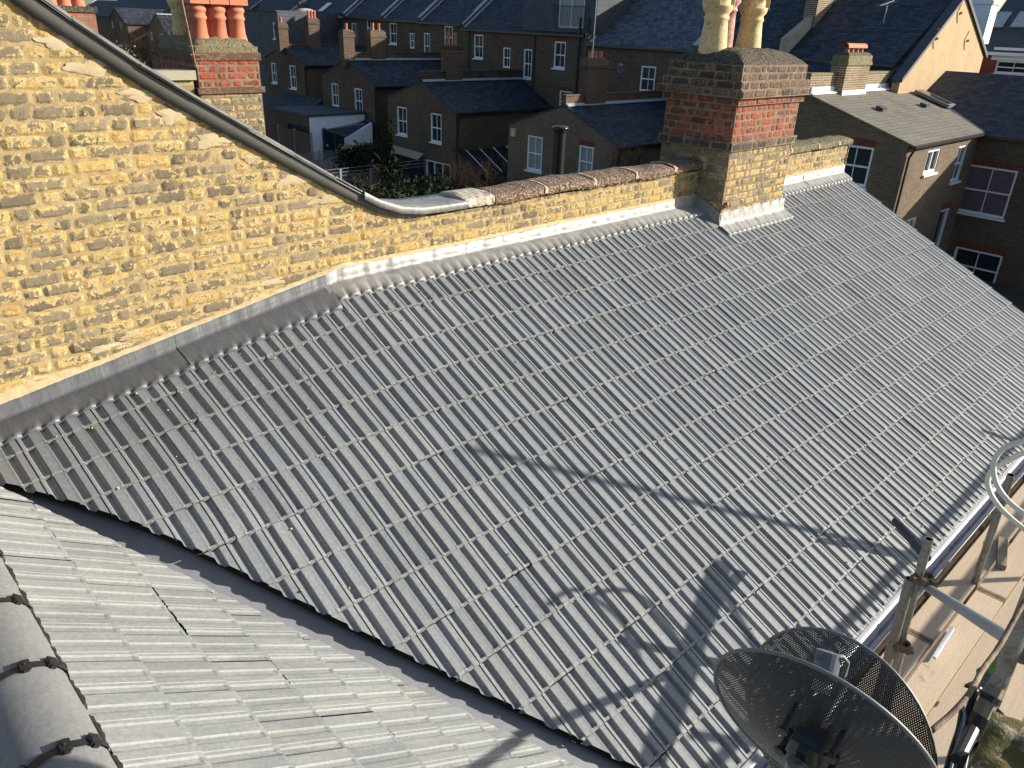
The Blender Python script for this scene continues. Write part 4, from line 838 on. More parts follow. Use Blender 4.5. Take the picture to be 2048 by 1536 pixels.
for pxd,pyd,r_ in ((577,22,1.1),(655,32,.5)):
    q=Pm(fu((pxd,pyd)),1.6,zt+.1); mb=MB(); mb.lathe([(r_*math.cos(t),r_*.5*math.sin(t)) for t in np.linspace(0,math.pi/2,7)],q,20); mb.build('dome_rooflight',MT['leadfar'],tl,smooth=True)
# low roofs further back, top left
for k,(pl,pr,lab) in enumerate((((150,-14),(270,-10),'far slate roof above the bare tree'),((270,-10),(395,-6),'far slate roof above the grey gable with twin windows'),(( 395,-6),(480,-2),'far slate roof above the three red pots'),((480,0),(575,3),'far slate roof left of the dome rooflight'),((575,3),(690,10),'far slate roof with a bright roof window'))):
    xb=58.; a=ax((pl[0],34),xb); b=ax((pr[0],34),xb); tt=thing('terraced_house',lab,'house',(xb,a[1],ZG),'distant terraced roofs')
    mb=MB(); mb.prism([(xb,b[1]+.02,ZG),(xb,a[1],ZG),(xb,a[1],a[2]),(xb,b[1]+.02,a[2])],(5,0,0)); mb.build('wall',MT['ltbrown'],tt)
    roof_slab('roof_slope','slate',[(xb-.2,b[1]+.02,a[2]),(xb-.2,a[1],a[2]),(xb+5,a[1],a[2]+3.4),(xb+5,b[1]+.02,a[2]+3.4)],tt,.06,.05)
    mb=MB(); mb.prism([(xb-.2,a[1]-.3,a[2]),(xb-.2,a[1]-.3,a[2]+.4),(xb+5,a[1]-.3,a[2]+3.8),(xb+5,a[1]-.3,a[2]+3.3)],(0,.3,0)); mb.build('party_parapet',MT['leadfar'],tt)
    mb=MB(); mb.box((xb+1,a[1]-1.6,a[2]),(xb+2.2,a[1]-1.1,a[2]+1.9)); mb.build('chimney',MT['ltbrown'],tt)
    if k==4:
        mb=MB(); mb.box((-.9,-.5,0),(.9,.5,.08),org=(xb+1.6,(a[1]+b[1])/2,a[2]+1.35),rot=Matrix.Rotation(-math.atan2(3.4,5.2),3,'Y')); mb.build('roof_window',MT['whitewall'],tt)
# long slate roofs left, behind the bare tree
xb=38.; a=ax((190,8),xb); b=ax((392,40),xb); tt=thing('terraced_house','long dark slate roof far left behind the small gables','house',(xb,a[1],ZG))
mb=MB(); mb.box((xb,b[1]-8,ZG),(xb+5,a[1],b[2]-.3)); mb.build('wall',MT['ltbrown'],tt)
roof_slab('roof_slope','slate',[(xb-.2,b[1]-8,b[2]-.3),(xb-.2,a[1],b[2]-.3),(xb+4,a[1],b[2]+2.4),(xb+4,b[1]-8,b[2]+2.4)],tt,.06,.05)
# ================= white walled extension and glass lean-tos
xe=24.5; cR=ax((618,234),xe); cL=ax((560,219),xe); yC=cR[1]; zt=cR[2]
we=thing('extension','flat roofed extension with a bright white side wall and brown brick end','house',(xe,yC,ZG))
mb=MB(); O=np.array([xe,0,0.]); Hh=wpx(lambda p: ax(p,xe),np.array([0,1.,0]),O,[(596,250,286,2.4)]); panel(mb,O,(0,1,0),(-1,0,0),yC,cL[1]+1.,ZG-.2,zt,Hh,.15); mb.build('brick_end',MT['ltbrown'],we)
m5=MB(); h=Hh[0]; m5.quad((xe+.13,h[0],h[2]),(xe+.13,h[0],h[3]),(xe+.13,h[1],h[3]),(xe+.13,h[1],h[2])); m5.build('door_glass',MT['glass'],we)
mb=MB(); mb.quad((xe,yC,ZG),(28.4,yC,ZG),(28.4,yC,zt),(xe,yC,zt)); mb.build('white_wall',MT['whitewall'],we)
mb=MB(); mb.box((xe-.12,yC-.08,zt),(28.4,cL[1]+1.,zt+.14)); mb.build('flat_roof',MT['flat'],we)
yB=ax((748,172),28.5)[1]
wn=thing('garden_wall','stepped white rendered wall beside the glass lean-to','wall',(27,yB-.1,ZG)); z1=ay((744,246),yB-.12)[2]; z2=ay((692,277),yB-.12)[2]; xA=ay((744,246),yB-.12)[0]; xB=ay((692,277),yB-.12)[0]
mb=MB(); mb.prism([(xB,yB-.12,ZG),(xA,yB-.12,ZG),(xA,yB-.12,z1),(xB,yB-.12,z2)],(0,.2,0)); mb.build('rendered_face',MT['whitewall'],wn)
x6=28.45; p1=ax((697,221),x6); p2=ax((745,246),x6); mb=MB(); mb.prism([(x6,p2[1],p2[2]-.4),(x6,p1[1],p1[2]-.8),(x6,p1[1],p1[2]),(x6,p2[1],p2[2])],(-.1,0,0)); mb.build('white_upstand',MT['whitewall'],wn)
lt=thing('glass_lean_to','grey framed glass lean-to between two white walls','lean-to',(26,yC-1.5,ZG))
Q=[ax((697,234),28.35),ax((744,247),28.35),ay((692,275),yB+.05),ay((646,260),yC-.05)]
mb=MB(); mb.prism([tuple(q) for q in Q],(0,0,.03)); mb.build('glass_roof',MT['glass'],lt)
mb=MB()
def bar(a,b,r=.05): mb.tube([Vector(a)+Vector((0,0,.05)),Vector(b)+Vector((0,0,.05))],r,4)
for i in range(4): bar(Q[i],Q[(i+1)%4],.08)
for t in (.33,.66): bar(Q[0]*(1-t)+Q[1]*t,Q[3]*(1-t)+Q[2]*t,.04)
for q in (Q[2],Q[3]): mb.tube([tuple(q),(q[0],q[1],ZG)],.07,4)
qq=(Q[2]+Q[3])/2; mb.tube([tuple(qq),(qq[0],qq[1],ZG)],.05,4); mb.build('frame',MT['flat'],lt)
mb=MB(); mb.quad((Q[3][0]+.02,Q[3][1],ZG),(Q[2][0]+.02,Q[2][1],ZG),tuple(Q[2]+[.02,0,0]),tuple(Q[3]+[.02,0,0])); mb.build('front_glass',MT['glass'],lt)
# second lean-to against the twin pot house
yc=ax((912,225),28.)[1]; a=ax((908,298),28.1); b=ax((960,353),28.1); l2=thing('glass_lean_to','steep glass roof with five white bars against the brick side wall','lean-to',(31,yc-1,ZG))
x9=34.2; mb=MB(); mb.prism([tuple(a),tuple(b),(28.1,b[1],ZG),(28.1,a[1],ZG)],(.2,0,0)); mb.prism([(28.3,b[1],ZG),(28.3,b[1],b[2]-.1),(x9,b[1],b[2]-.1),(x9,b[1],ZG)],(0,.15,0)); mb.build('wall',MT['ltbrown'],l2)
mb=MB(); mb.prism([tuple(a),(x9,a[1],a[2]),(x9,b[1],b[2]),tuple(b)],(0,0,.04)); mb.build('glass_roof',MT['glass'],l2)
mb=MB(); mb.prism([tuple(a+[-.12,0,-.06]),tuple(b+[-.12,-.1,-.1]),tuple(b+[-.12,-.1,.12]),tuple(a+[-.12,0,.14])],(.42,0,0)); mb.build('verge',MT['blackpipe'],l2)
for k in range(5):
    xx=28.75+k*1.02; mb=MB(); mb.tube([(xx,a[1],a[2]+.07),(xx,b[1],b[2]+.07)],.035,4); mb.build('glazing_bar',MT['white'],l2)
# other garden pieces
def fence(name,lab,p0,p1,h,m,trellis=False,zb=None,cat='fence'):
    t=thing(name,lab,cat,tuple(p0)); p0=Vector(p0); p1=Vector(p1); L=(p1-p0).length; d=(p1-p0)/L; nrm=Vector((-d.y,d.x,0)); k=0.
    i=0
    while k<L-.05:
        e=min(k+1.83,L); a=p0+d*(k+.05); b=p0+d*(e-.05); mb=MB(); nb=int((e-k)/.14)
        for q in range(nb):
            s0=a+(b-a)*(q/nb); s1=a+(b-a)*((q+.93)/nb); o=nrm*(.01*(q%2))
            mb.prism([s0+o-Vector((0,0,h)),s1+o-Vector((0,0,h)),s1+o,s0+o],nrm*.015)
        mb.build('fence_panel',MT[m],t); mb=MB(); mb.box((-.05,-.05,-h-.2),(.05,.05,.08+(.4 if trellis else 0)),org=p0+d*k,rot=Matrix.Identity(3)); mb.build('fence_post',MT['fencegrey'],t)
        if trellis:
            mb=MB(); nn=int((e-k)/.15)
            for q in range(nn+1):
                s=a+(b-a)*(q/nn); mb.box((-.014,-.014,0.02),(.014,.014,.40),org=s,rot=Matrix.Identity(3))
            for zz in (.03,.15,.27,.39): mb.tube([a+Vector((0,0,zz)),b+Vector((0,0,zz))],.014,4)
            mb.build('trellis',MT['fencegrey'],t)
        k+=1.83; i+=1
    return t
f1=ay((745,306),38.2); f0=ay((580,334),38.2); fence('garden_fence','grey panel fence with trellis top in front of the white wall',(f0[0],38.2,f1[2]-.1),(f1[0],38.2,f1[2]),2.4,'fencegrey',True)
g1=ax((622,268),23.); g0_=ax((528,252),23.); fence('garden_fence','brown board fence in front of the brick end',(23.,g1[1],g1[2]-.0),(23.,g0_[1],g1[2]),3.2,'fencewood')
g3=ay((790,338),30.); g2=ay((655,352),30.); t=thing('wire_fence','thin wire fence on two posts before the conifer','fence',(g2[0],30,g2[2]))
for px in (680,742): 
    q=ay((px,338),30.); mb=MB(); mb.box((q[0]-.05,29.95,q[2]-2.2),(q[0]+.05,30.05,q[2])); mb.build('fence_post',MT['fencegrey'],t)
mb=MB(); q0=ay((640,342),30.)
for dz in (0,-.15,-.3): mb.tube([(q0[0],30,q0[2]+dz),(g3[0]+2,30,q0[2]+dz)],.012,4)
mb.build('wires',MT['fencegrey'],t)
p=[ax((778,303),27.6),ax((836,320),27.6)]; pv=thing('porch','low tiled porch roof over glazed doors below the bifold house','porch',(27.6,p[0][1],ZG))
mb=MB(); mb.prism([tuple(p[0]),tuple(p[1]),(28,p[1][1],p[1][2]+.25),(28,p[0][1],p[0][2]+.25)],(0,0,.08)); mb.build('porch_roof',MT['cement'],pv)
mb=MB(); mb.box((27.65,p[0][1]-.5,ZG),(27.7,p[0][1],p[0][2]-.05)); mb.build('white_post',MT['whitewall'],pv); mb=MB(); mb.box((27.85,p[1][1],ZG),(27.9,p[0][1]-.5,p[1][2]-.02)); mb.build('door_glass',MT['glass'],pv)
# low roof left of the white extension
xq=27.5; a=ax((582,184),xq); b=ax((530,212),xq); c=ax((607,196),xq); lr=thing('extension','small hipped slate roof beside the furthest left gable','house',(xq,a[1],ZG))
mb=MB(); mb.box((xq,c[1],ZG),(29,b[1],b[2]-.02)); mb.build('wall',MT['ltbrown'],lr); mb=MB(); mb.poly([(xq-.1,c[1]-.1,b[2]),(29,c[1]-.1,b[2]+.9),(29,b[1],b[2]+.9),(xq-.1,b[1]+.1,b[2])][::-1]); mb.poly([(xq-.1,c[1]-.1,b[2]),(29,c[1]-.1,b[2]),(29,c[1]-.1,b[2]+.9)]); mb.build('roof_slope',MT['slate'],lr)
# alarm boxes, satellite dish, aerials
q=ax((1028,265),26.95); tag(MB().build('tmp',MT['white']) if False else (lambda m: m)( (lambda mb: (mb.box((26.86,q[1]-.14,q[2]-.18),(26.995,q[1]+.14,q[2]+.18)), mb.build('alarm_box',MT['cream']))[1])(MB())),'small cream alarm box high on the gable beside the sash','alarm box')
def aerial(lab,base,h,top=True,m='steelpale',r=.03,lean=(0,0)):
    t=thing('aerial',lab,'aerial',base); mb=MB(); b=Vector(base); e=b+Vector((lean[0],lean[1],h)); mb.tube([b,e],r,8); mb.build('mast',MT[m],t)
    if top:
        mb=MB(); mb.tube([e+Vector((-.7,0,-.1)),e+Vector((.6,0,.15))],.012,5)
        for k in range(9): c=e+Vector((-.65+k*.15,0,-.09+k*.028)); mb.tube([c+Vector((0,-.22,0)),c+Vector((0,.22,0))],.008,4)
        mb.build('antenna_rods',MT[m],t)
qa=onE((1745,128),.3); 
yq=yA+.1; qb=ay((1746,140),yq+1.8); aerial('silver television aerial mast against the dark slate roof',(qb[0],qb[1],qb[2]-.6),ay((1764,12),yq+1.8)[2]-qb[2]+.7)
qb=ax((1180,175),29.5); aerial('thin white aerial mast left of the worn slate roof',(29.5,qb[1],qb[2]-1),ax((1187,-5),29.5)[2]-qb[2]+1.2,r=.022)
q=ay((1240,138),ax((1128,212),27.)[1]-.4); sdish=thing('satellite_dish','small grey satellite dish on the side of the brown chimney','satellite dish',q); mb=MB(); mb.lathe([(.02,-.06),(.15,-.045),(.27,0),(.275,.008),(.15,-.03)],(0,0,0),20); mb.v=[tuple(Matrix.Rotation(math.radians(75),3,'X')@Vector(v)+Vector(q)) for v in mb.v]; mb.build('reflector',MT['slateclad'],sdish,smooth=True); mb=MB(); mb.tube([q,q+np.array([-.3,.25,-.05])],.02,6); mb.build('arm',MT['blackpipe'],sdish)
# cable looping down the nearest gable roof
mb=MB(); x7=27.6; pts=[]
for p_ in ((1232,150),(1238,215),(1228,232),(1205,236),(1170,228),(1145,218),(1128,208)): pts.append(ay(p_,24.0) if p_[1]<160 else ax(p_,28.2))
# ================= neighbours' chimneys on the left
yl=8.4
cl=thing('chimney_stack','red and yellow brick chimney carrying three tall terracotta pots behind the sloping capping','chimney',(3.9,yl+.3,-3))
zt0=-.33; X0,X1=3.59,4.28
for z0,z1,e,mk in ((-4.,-.80,0,'yelfar'),(-.80,-.74,.03,'darkbrick'),(-.74,-.475,.0,'redbrick2'),(-.475,-.40,.02,'darkbrick'),(-.40,-.34,.0,'moss')):
    mb=MB(); mb.box((X0-e,yl-e,z0),(X1+e,yl+.95+e,z1)); 
    if mk=='redbrick2':
        MT.setdefault('redbrick2',m_brick('worn red chimney brick',(.36,.10,.055),(.2,.075,.05),(.3,.18,.11),.2,.078,.008)); nm='red_brickwork'
    else: nm={'yelfar':'yellow_brickwork','darkbrick':'string_course' if z0<-.6 else 'corbel_course','moss':'mossy_courses'}[mk]
    if mk in('yelfar','redbrick2'):
        m_={'yelfar':'stock','redbrick2':'redbrick'}[mk]; mb.build('stack_core',MT['chmortar'],cl); mb=MB()
        bricks(mb,(X0,yl,0),(1,0,0),(0,-1,0),(0,X1-X0),(max(z0,-2.),z1-.02),course=.072,relief=.005,pat='mixed',seed=int(-z0*100),wig=.002)
        bricks(mb,(X0,yl+.95,0),(0,-1,0),(-1,0,0),(0,.95),(max(z0,-2.),z1-.02),course=.072,relief=.005,pat='mixed',seed=int(-z0*90),wig=.002); mb.build(nm,MT[m_],cl)
    else: mb.build(nm,MT[mk],cl)
mb=MB(); r=np.random.default_rng(4); G=np.zeros((16,20,3))
for j in range(16):
    for i in range(20):
        u=i/19; v=j/15; k=min(1,min(min(u,1-u)*.69,min(v,1-v)*.95)/.12); G[j,i]=(X0+u*(X1-X0),yl+v*.95,-.345+.085*math.sin(k*math.pi/2)+r.normal(0,.006))
mb.grid(G); mb.build('mortar_cap',MT['moss'],cl,smooth=True)
tp=[(.105,-.1),(.100,0),(.085,.06),(.080,.19),(.092,.20),(.092,.222),(.082,.23),(.082,.265),(.094,.275),(.094,.30),(.075,.325),(.08,.345),(.05,.345)]
for k,xx in enumerate((3.745,3.955,4.165)):
    for yy in ((yl+.2,yl+.62) if k<2 else (yl+.2,)):
        mb=MB(); mb.lathe(tp,(xx+(.15 if yy>yl+.3 else 0),yy,-.285),28); p=mb.build('chimney_pot',MT['terra'],cl,smooth=True)
        mb=MB(); xh=xx+(.15 if yy>yl+.3 else 0); mb.box((xh-.105,yy-.12,.055),(xh+.095,yy+.12,.15)); mb.build('pot_hood',MT['terra'],p)
mb=MB(); mb.lathe([(r_*.85,z_*1.0) for r_,z_ in tall],(3.83,yl+.78,-.33),24); mb.build('chimney_pot',MT['cream'],cl,smooth=True)['label']='buff pot behind the terracotta ones'
mb=MB(); a=ay((392,135),yl-.06); b=ay((361,-10),yl-.06); mb.tube([a,b],.011,6); mb.tube([a+np.array([-.04,0,.12]),a+np.array([.12,0,.12])],.006,5); mb.tube([a+np.array([-.04,0,.20]),a+np.array([.12,0,.20])],.006,5); mb.build('mast',MT['rust'],thing('aerial','rusty thin aerial mast strapped to the terracotta pot chimney','aerial',a))
wl_=thing('parapet_wall','short yellow brick parapet with grey coping left of the terracotta pot chimney','wall',(3.1,yl+.1,-3)); mb=MB(); mb.box((1.5,yl+.02,-6),(3.54,yl+.25,-.66)); mb.build('brickwork',MT['yelfar'],wl_); mb=MB(); mb.box((1.5,yl-.02,-.66),(3.56,yl+.29,-.57)); mb.build('coping_stone',MT['cement'],wl_)
pf=[np.array(ray(p)*14) for p in ((100,20),(190,20),(193,70))]
cf=thing('chimney_stack','red brick chimney with plain terracotta pots at the far left','chimney',tuple(pf[0])); x0,x1=pf[0][0],pf[1][0]; y0=13.35
mb=MB(); mb.box((x0,y0,-5),(x1,y0+1,-.10)); MT['redpale']=m_brick('pale red chimney brick',(.33,.13,.08),(.25,.12,.08),(.26,.2,.14),.2,.078,.008); mb.build('stack',MT['redpale'],cf)
mb=MB(); mb.box((x0-.03,y0-.03,-.10),(x1+.03,y0+1.03,-.02)); mb.build('mortar_cap',MT['flaunch'],cf)
for xx in (x0+.06,x0+.25,x0+.44): mb=MB(); mb.lathe([(.10,0),(.085,.06),(.075,.4),(.06,.4)],(xx,y0+.3,-.02),20); mb.build('chimney_pot',MT['terra'],cf,smooth=True)
# black flue beyond the coping
fl=thing('flue_pipe','shiny black metal flue with a flared cap rising behind the coping','flue',(9.85,9,-4)); q=ay((1118,300),9.); xf,zf=q[0],ay((1118,262),9.)[2]
mb=MB(); mb.lathe([(.10,-4),(.10,0)],(xf,9.,zf),28); mb.build('pipe',MT['flue'],fl,smooth=True); mb=MB(); mb.lathe([(.105,-.03),(.115,.02),(.14,.035),(.14,.06),(.12,.075),(.0,.085)],(xf,9.,zf),28); mb.build('cap',MT['flue'],fl,smooth=True)
# ================= planting
def leaves(mb,c,rad,n,size,seed,shell=.5,flat=.6,shape=None):
    r=np.random.default_rng(seed); c=np.array(c,float); rad=np.array(rad,float)
    cl=[(r.normal(0,1,3)) for _ in range(max(5,n//90))]; cl=[v/np.linalg.norm(v)*r.uniform(.35,.95) for v in cl]
    for i in range(n):
        b=cl[r.integers(len(cl))]; p=b+r.normal(0,.20,3); 
        if shape=='cone': p[:2]*=max(.08,(1-(p[2]+1)/2))*1.25
        d=r.normal(0,1,3); d/=np.linalg.norm(d); e=np.cross(d,r.normal(0,1,3)); e/=np.linalg.norm(e)+1e-9; s=size*r.uniform(.6,1.4)
        o=c+p*rad; t=(float(r.random()),0,0,1); mb.add([o-d*s,o+e*s*.45,o+d*s,o-e*s*.45],[(0,1,2,3)],0,t)
def shrub(name,lab,c,rad,n,size,m,seed,shape=None,cat='shrub',trunk=True,group=None):
    t=thing(name,lab,cat,(c[0],c[1],ZG),group); mb=MB(); leaves(mb,c,rad,n,size,seed,shape=shape); mb.build('foliage',MT[m],t)
    r=np.random.default_rng(seed+1); mb=MB()
    mb.tube([(c[0],c[1],ZG-.1),(c[0]+.05,c[1],(ZG+c[2])/2),(c[0],c[1],c[2]+rad[2]*.3)],[.09,.07,.02],7)
    for k in range(14):
        a=r.random()*6.28; z0=c[2]-rad[2]*.7+r.random()*rad[2]; mb.tube([(c[0],c[1],z0),(c[0]+math.cos(a)*rad[0]*.4,c[1]+math.sin(a)*rad[1]*.4,z0+.3*rad[2]),(c[0]+math.cos(a)*rad[0]*.8,c[1]+math.sin(a)*rad[1]*.8,z0+.5*rad[2])],[.035,.02,.008],5)
    mb.build('branches',MT['bark'],t); return t
def bare(name,lab,c,rad,n,seed,m='leafbrown',cat='shrub'):
    r=np.random.default_rng(seed); t=thing(name,lab,cat,(c[0],c[1],ZG)); mb=MB()
    def br(p,d,l,rr,dep):
        q=p+d*l; mb.tube([p,(p+q)/2+Vector(r.normal(0,l*.05,3)),q],[rr,rr*.8,rr*.55],4,cap=False,tone=(float(r.random()),0,0,1))
        if dep>0:
            for k in range(3 if dep>1 else 4):
                e=(d+Vector(r.normal(0,.45,3))+Vector((0,0,.12))).normalized(); br(p+d*l*(.5+.5*r.random()),e,l*r.uniform(.5,.8),rr*.55,dep-1)
    for k in range(n):
        a=r.random()*6.28; o=Vector((c[0]+math.cos(a)*rad[0]*.3*r.random(),c[1]+math.sin(a)*rad[1]*.3*r.random(),c[2]-rad[2])); br(o,Vector((math.cos(a)*.5,math.sin(a)*.5,1)).normalized(),rad[2]*.75,rad[0]*.012+.006,4)
    mb.build('twigs',MT[m],t); mb=MB(); mb.tube([(c[0],c[1],ZG-.1),(c[0],c[1],c[2]-rad[2]*.6)],[.12,.07],7); mb.build('trunk',MT['bark'],t); return t
q=ay((783,352),29.); shrub('conifer','dense dark green conifer beside the glazed porch',tuple(q+[0,0,-.4]),(1.1,1.1,1.9),5200,.11,'leafdark',1,'cone','tree')
q=ay((722,318),33.); shrub('shrub','dark climbing shrub on the trellis fence',tuple(q),(1.4,.9,.9),2600,.10,'leafdark',2)
for k,(px,py,yy,lab) in enumerate(((700,395,24.,'low dark shrub bed at the foot of the wire fence'),(820,398,22.,'low dark shrub left of the bifold doors'),(905,392,22.,'low dark shrub in front of the bifold doors'))):
    q=ay((px,py),yy); shrub('shrub',lab,tuple(q+[0,0,-.2]),(1.7,1.2,.75),3200,.09,'leafdark',5+k)
for k,(px,py,yy,s,lab) in enumerate(((935,360,22.,1.2,'bare brown twiggy shrub under the steep glass roof'),(1005,366,20.,1.2,'bare reddish climber between the two brick gables'),(760,375,24.,1.,'bare twigs beside the conifer'),(1250,318,19.5,1.,'bare twiggy climber left of the big chimney'))):
    q=ay((px,py),yy); bare('bare_shrub',lab,tuple(q),(1.1*s,1.1*s,1.25*s),9,20+k)
q=ay((262,100),52.); bare('bare_tree','bare brown tree in front of the far left gables',tuple(q+[0,0,-.3]),(4.5,4.5,4.6),16,40,cat='tree')
q=ay((205,88),30.); 
q=ay((228,112),12.5); shrub('shrub','pale grey green bush showing above the sloping capping',tuple(q+[0,0,-.22]),(.42,.3,.36),2600,.022,'leafgrey',9)
# hedge mass on the lower gardens
mb=MB(); leaves(mb,(24,27,ZG+.5),(5,8,.7),5200,.13,77); o=mb.build('ground_cover',MT['leafdark']); struct(o,'stuff')
# ================= scaffold along the eaves
ZB=-3.85
sc=thing('scaffold','galvanised tube scaffold with tan timber boards running along the gutter','scaffold',(5.5,.4,ZB-.3))
edges=[(.99,.80),(.775,.585),(.565,.35),(.345,.125),(.12,-.1),(-.105,-.33)]
for bi,(ya,yb_) in enumerate(edges):
    x=1.2+(.9*bi)%1.9
    while x<13:
        e=min(x+3.88,13.2); mb=MB(); nx=12; t=(float(rng.random()),0,0,1); dz=rng.normal(0,.003)
        mb.box((x,yb_,ZB-.038+dz),(e,ya,ZB+dz),tone=t); 
        o=mb.build('scaffold_board',MT['board'],sc)
        mb=MB()
        for q in (x,e-.03):
            mb=MB(); mb.box((q,yb_-.0015,ZB-.0395+dz),(q+.03,ya+.0015,ZB+.0015+dz)); mb.build('board_end_band',MT['rust'],o)
        x=e+.012
def tube(name,a,b,r=.0242,m='steel',parent=sc,hollow=True):
    mb=MB(); a=Vector(a); b=Vector(b); mb.tube([a,b],r,16,cap=not hollow)
    if hollow:
        d=(b-a).normalized(); mb2=MB(); mb2.tube([b,a],r*.84,16,cap=False)
        mb.add(mb2.v,mb2.f,1)
        for c in (a,b):
            u=d.cross(Vector((0,0,1)) if abs(d.z)<.9 else Vector((1,0,0))).normalized(); w_=d.cross(u); k=16
            vs=[c+(u*math.cos(2*math.pi*i/k)+w_*math.sin(2*math.pi*i/k))*rr for rr in (r*.84,r) for i in range(k)]
            mb.add(vs,[(i,(i+1)%k,k+(i+1)%k,k+i) for i in range(k)])
    return mb.build(name,[MT[m],MT['dark']],parent,smooth=False)
p1t=np.array(ax((1858,1078),4.25)); p1b=np.array([4.13,.74,ZB])
d1=p1b-p1t
tube('standard',p1b-[0,0,1.0],p1t,.0255)
low=p1t+d1*.20; off=np.array([-.045,.035,0])
tube('standard',p1b+off*1.1-[0,0,.8],low+off,.029); tube('standard',p1b+[.05,.02,0],p1t+d1*.62+[.05,.02,0],.025)
def coupler(c,r=.034,s=1):
    c=Vector(c); mb=MB(); mb.lathe([(r*.96,-.026),(r*1.06,-.024),(r*1.06,-.008),(r*1.0,-.004),(r*1.0,.004),(r*1.06,.008),(r*1.06,.024),(r*.96,.026)],c,18)
    for a in (.4,2.6,4.4):
        dd=Vector((math.cos(a),math.sin(a),0)); mb.tube([c+dd*r,c+dd*(r+.035)],.007,6); mb.tube([c+dd*(r+.018),c+dd*(r+.028)],.014,6); mb.box((-.012,-.018,-.022),(.012,.018,.022),rot=Matrix.Rotation(a,3,'Z'),org=c+dd*(r+.006))
    return mb.build('coupler',MT['rust'],sc)
coupler(p1t+d1*.20); coupler(p1t+d1*.20+[.03,-.03,0],.03); coupler(p1t+d1*.56,.036); coupler(p1t+d1*.59+[.05,.02,0],.033)
p2t=np.array(ax((2022,950),5.95)); p2b=np.array(az((1957,1158),ZB)); tube('standard',p2b-[0,0,.8],p2t,.0265)
tube('brace',p1t+d1*.24+[.03,-.05,0],np.array(ray((2040,1292))*2.85),.0235,'steelpale')
tube('putlog_tube',np.array(ray((1853,1116))*5.28),np.array(ray((1792,1042))*5.75),.027,'slateclad')
p3=np.array(ray((2012,1360))*2.6); p3v=np.array([-.02,0,1.]); 
p3b=np.array(ray((1978,1440))*2.62); p3t=np.array(ray((2075,1180))*2.58); tube('standard',p3b-[0,0,.7],p3t+(p3t-p3b)*1.5,.0255,'steel')
coupler(p3b,.033); coupler(np.array(ray((2046,1300))*2.8),.034)
# the part of the scaffold to the right of the picture, whose shadows fall on the tiles
tube('guard_rail',(3.2,-.4,-2.60),(13,-.4,-2.60),.03); tube('guard_rail',(3.2,-.4,-3.10),(13,-.4,-3.10),.0242)
for x,zt_ in ((5.2,-2.4),(7.7,-.32),(10.4,-2.3)): tube('standard',(x,-.44,ZB-1.2),(x,-.44,zt_),.027)
tube('brace',(4.2,.13,-2.70),(5.95,.34,-2.28),.055); tube('brace',(4.6,-.42,-3.3),(5.9,.3,-2.25),.0242)
mb=MB(); mb.box((2.6,-.385,ZB),(13,-.345,ZB+.30)); mb.build('toe_board',MT['board'],sc)
for x in np.arange(1.8,13,1.3):
    tube('transom',(x,-.6,ZB-.065),(x,1.05,ZB-.065),.0242)
for y in (-.42,1.02): tube('ledger',(1.2,y,ZB-.115),(13,y,ZB-.115),.0242)
mb=MB()
for z in (-5.2,): mb.box((1.5,-.2,z-.04),(13,.9,z))
mb.build('lower_boards',MT['board'],sc)
# loose white batten and offcut lying on the boards
q0=az((1905,1258),ZB+.02); q1=az((1868,1318),ZB+.02); mb=MB(); dd=(q1-q0)/np.linalg.norm(q1-q0); nn=np.array([-dd[1],dd[0],0])*.012
mb.prism([tuple(q0-nn),tuple(q1-nn),tuple(q1+nn),tuple(q0+nn)],(0,0,.02)); o=mb.build('wooden_batten',MT['whitewall']); tag(o,'pale painted batten lying along the gap between two boards','batten')
q=az((2002,1110),ZB+.001); mb=MB(); mb.box((-.22,-.035,0),(.22,.035,.045),rot=Matrix.Rotation(.25,3,'Z'),org=q); tag(mb.build('wooden_block',MT['timber']),'short timber offcut lying beside the far scaffold standard','offcut')
# loop of cream plastic pipe hanging on the far standard
t=thing('plastic_pipe','loops of cream plastic pipe hanging over the gutter by the far standard','pipe',p2t)
for k,(pts,D) in enumerate(((((2120,872),(2060,880),(2010,895),(1988,925),(1992,965),(2015,1000),(2050,1028),(2110,1060)),5.3),(((2110,890),(2050,905),(2000,930),(1978,950),(1977,975),(1992,1005),(2020,1035),(2070,1075)),5.45))):
    P=[Vector(ray(p)*D) for p in pts]; 
    C_=[]; n=len(P)
    for i in range(n-1):
        a=P[max(i-1,0)];b=P[i];c=P[i+1];d=P[min(i+2,n-1)]
        for u in np.linspace(0,1,6,endpoint=False): C_.append(.5*((2*b)+(c-a)*u+(2*a-5*b+4*c-d)*u*u+(3*b-a-3*c+d)*u**3))
    C_.append(P[-1]); mb=MB(); mb.tube(C_,.0155,12); mb.build('pipe_loop',MT['hoop'],t,smooth=True)
# ================= two perforated satellite dishes
def m_perf(name,col,pitch=.0050):
    m=mat(name,col,.5,.3); k=NT(m); x=k.t.nodes.new('ShaderNodeAttribute'); x.attribute_name='tone'
    s=k.t.nodes.new('ShaderNodeSeparateColor'); k.l(x.outputs['Color'],s.inputs[0])
    def tri(v,off):  # distance to the nearest hole centre on one axis, in pitches
        f=k.math('FRACT',k.math('ADD',v,off)); return k.math('SUBTRACT',f,.5)
    U=k.math('MULTIPLY',s.outputs[0],1/pitch); V=k.math('MULTIPLY',s.outputs[1],1/(pitch*1.732))
    def d2(o): 
        a=tri(U,o); b=k.math('MULTIPLY',tri(V,o),1.732); return k.math('ADD',k.math('MULTIPLY',a,a),k.math('MULTIPLY',b,b))
    dd=k.math('MINIMUM',d2(0.),d2(.5)); hole=k.math('LESS_THAN',dd,.032); rim=k.math('LESS_THAN',s.outputs[2],.5)
    k.l(k.math('SUBTRACT',1.,k.math('MULTIPLY',hole,rim)),k.b.inputs['Alpha']); return m
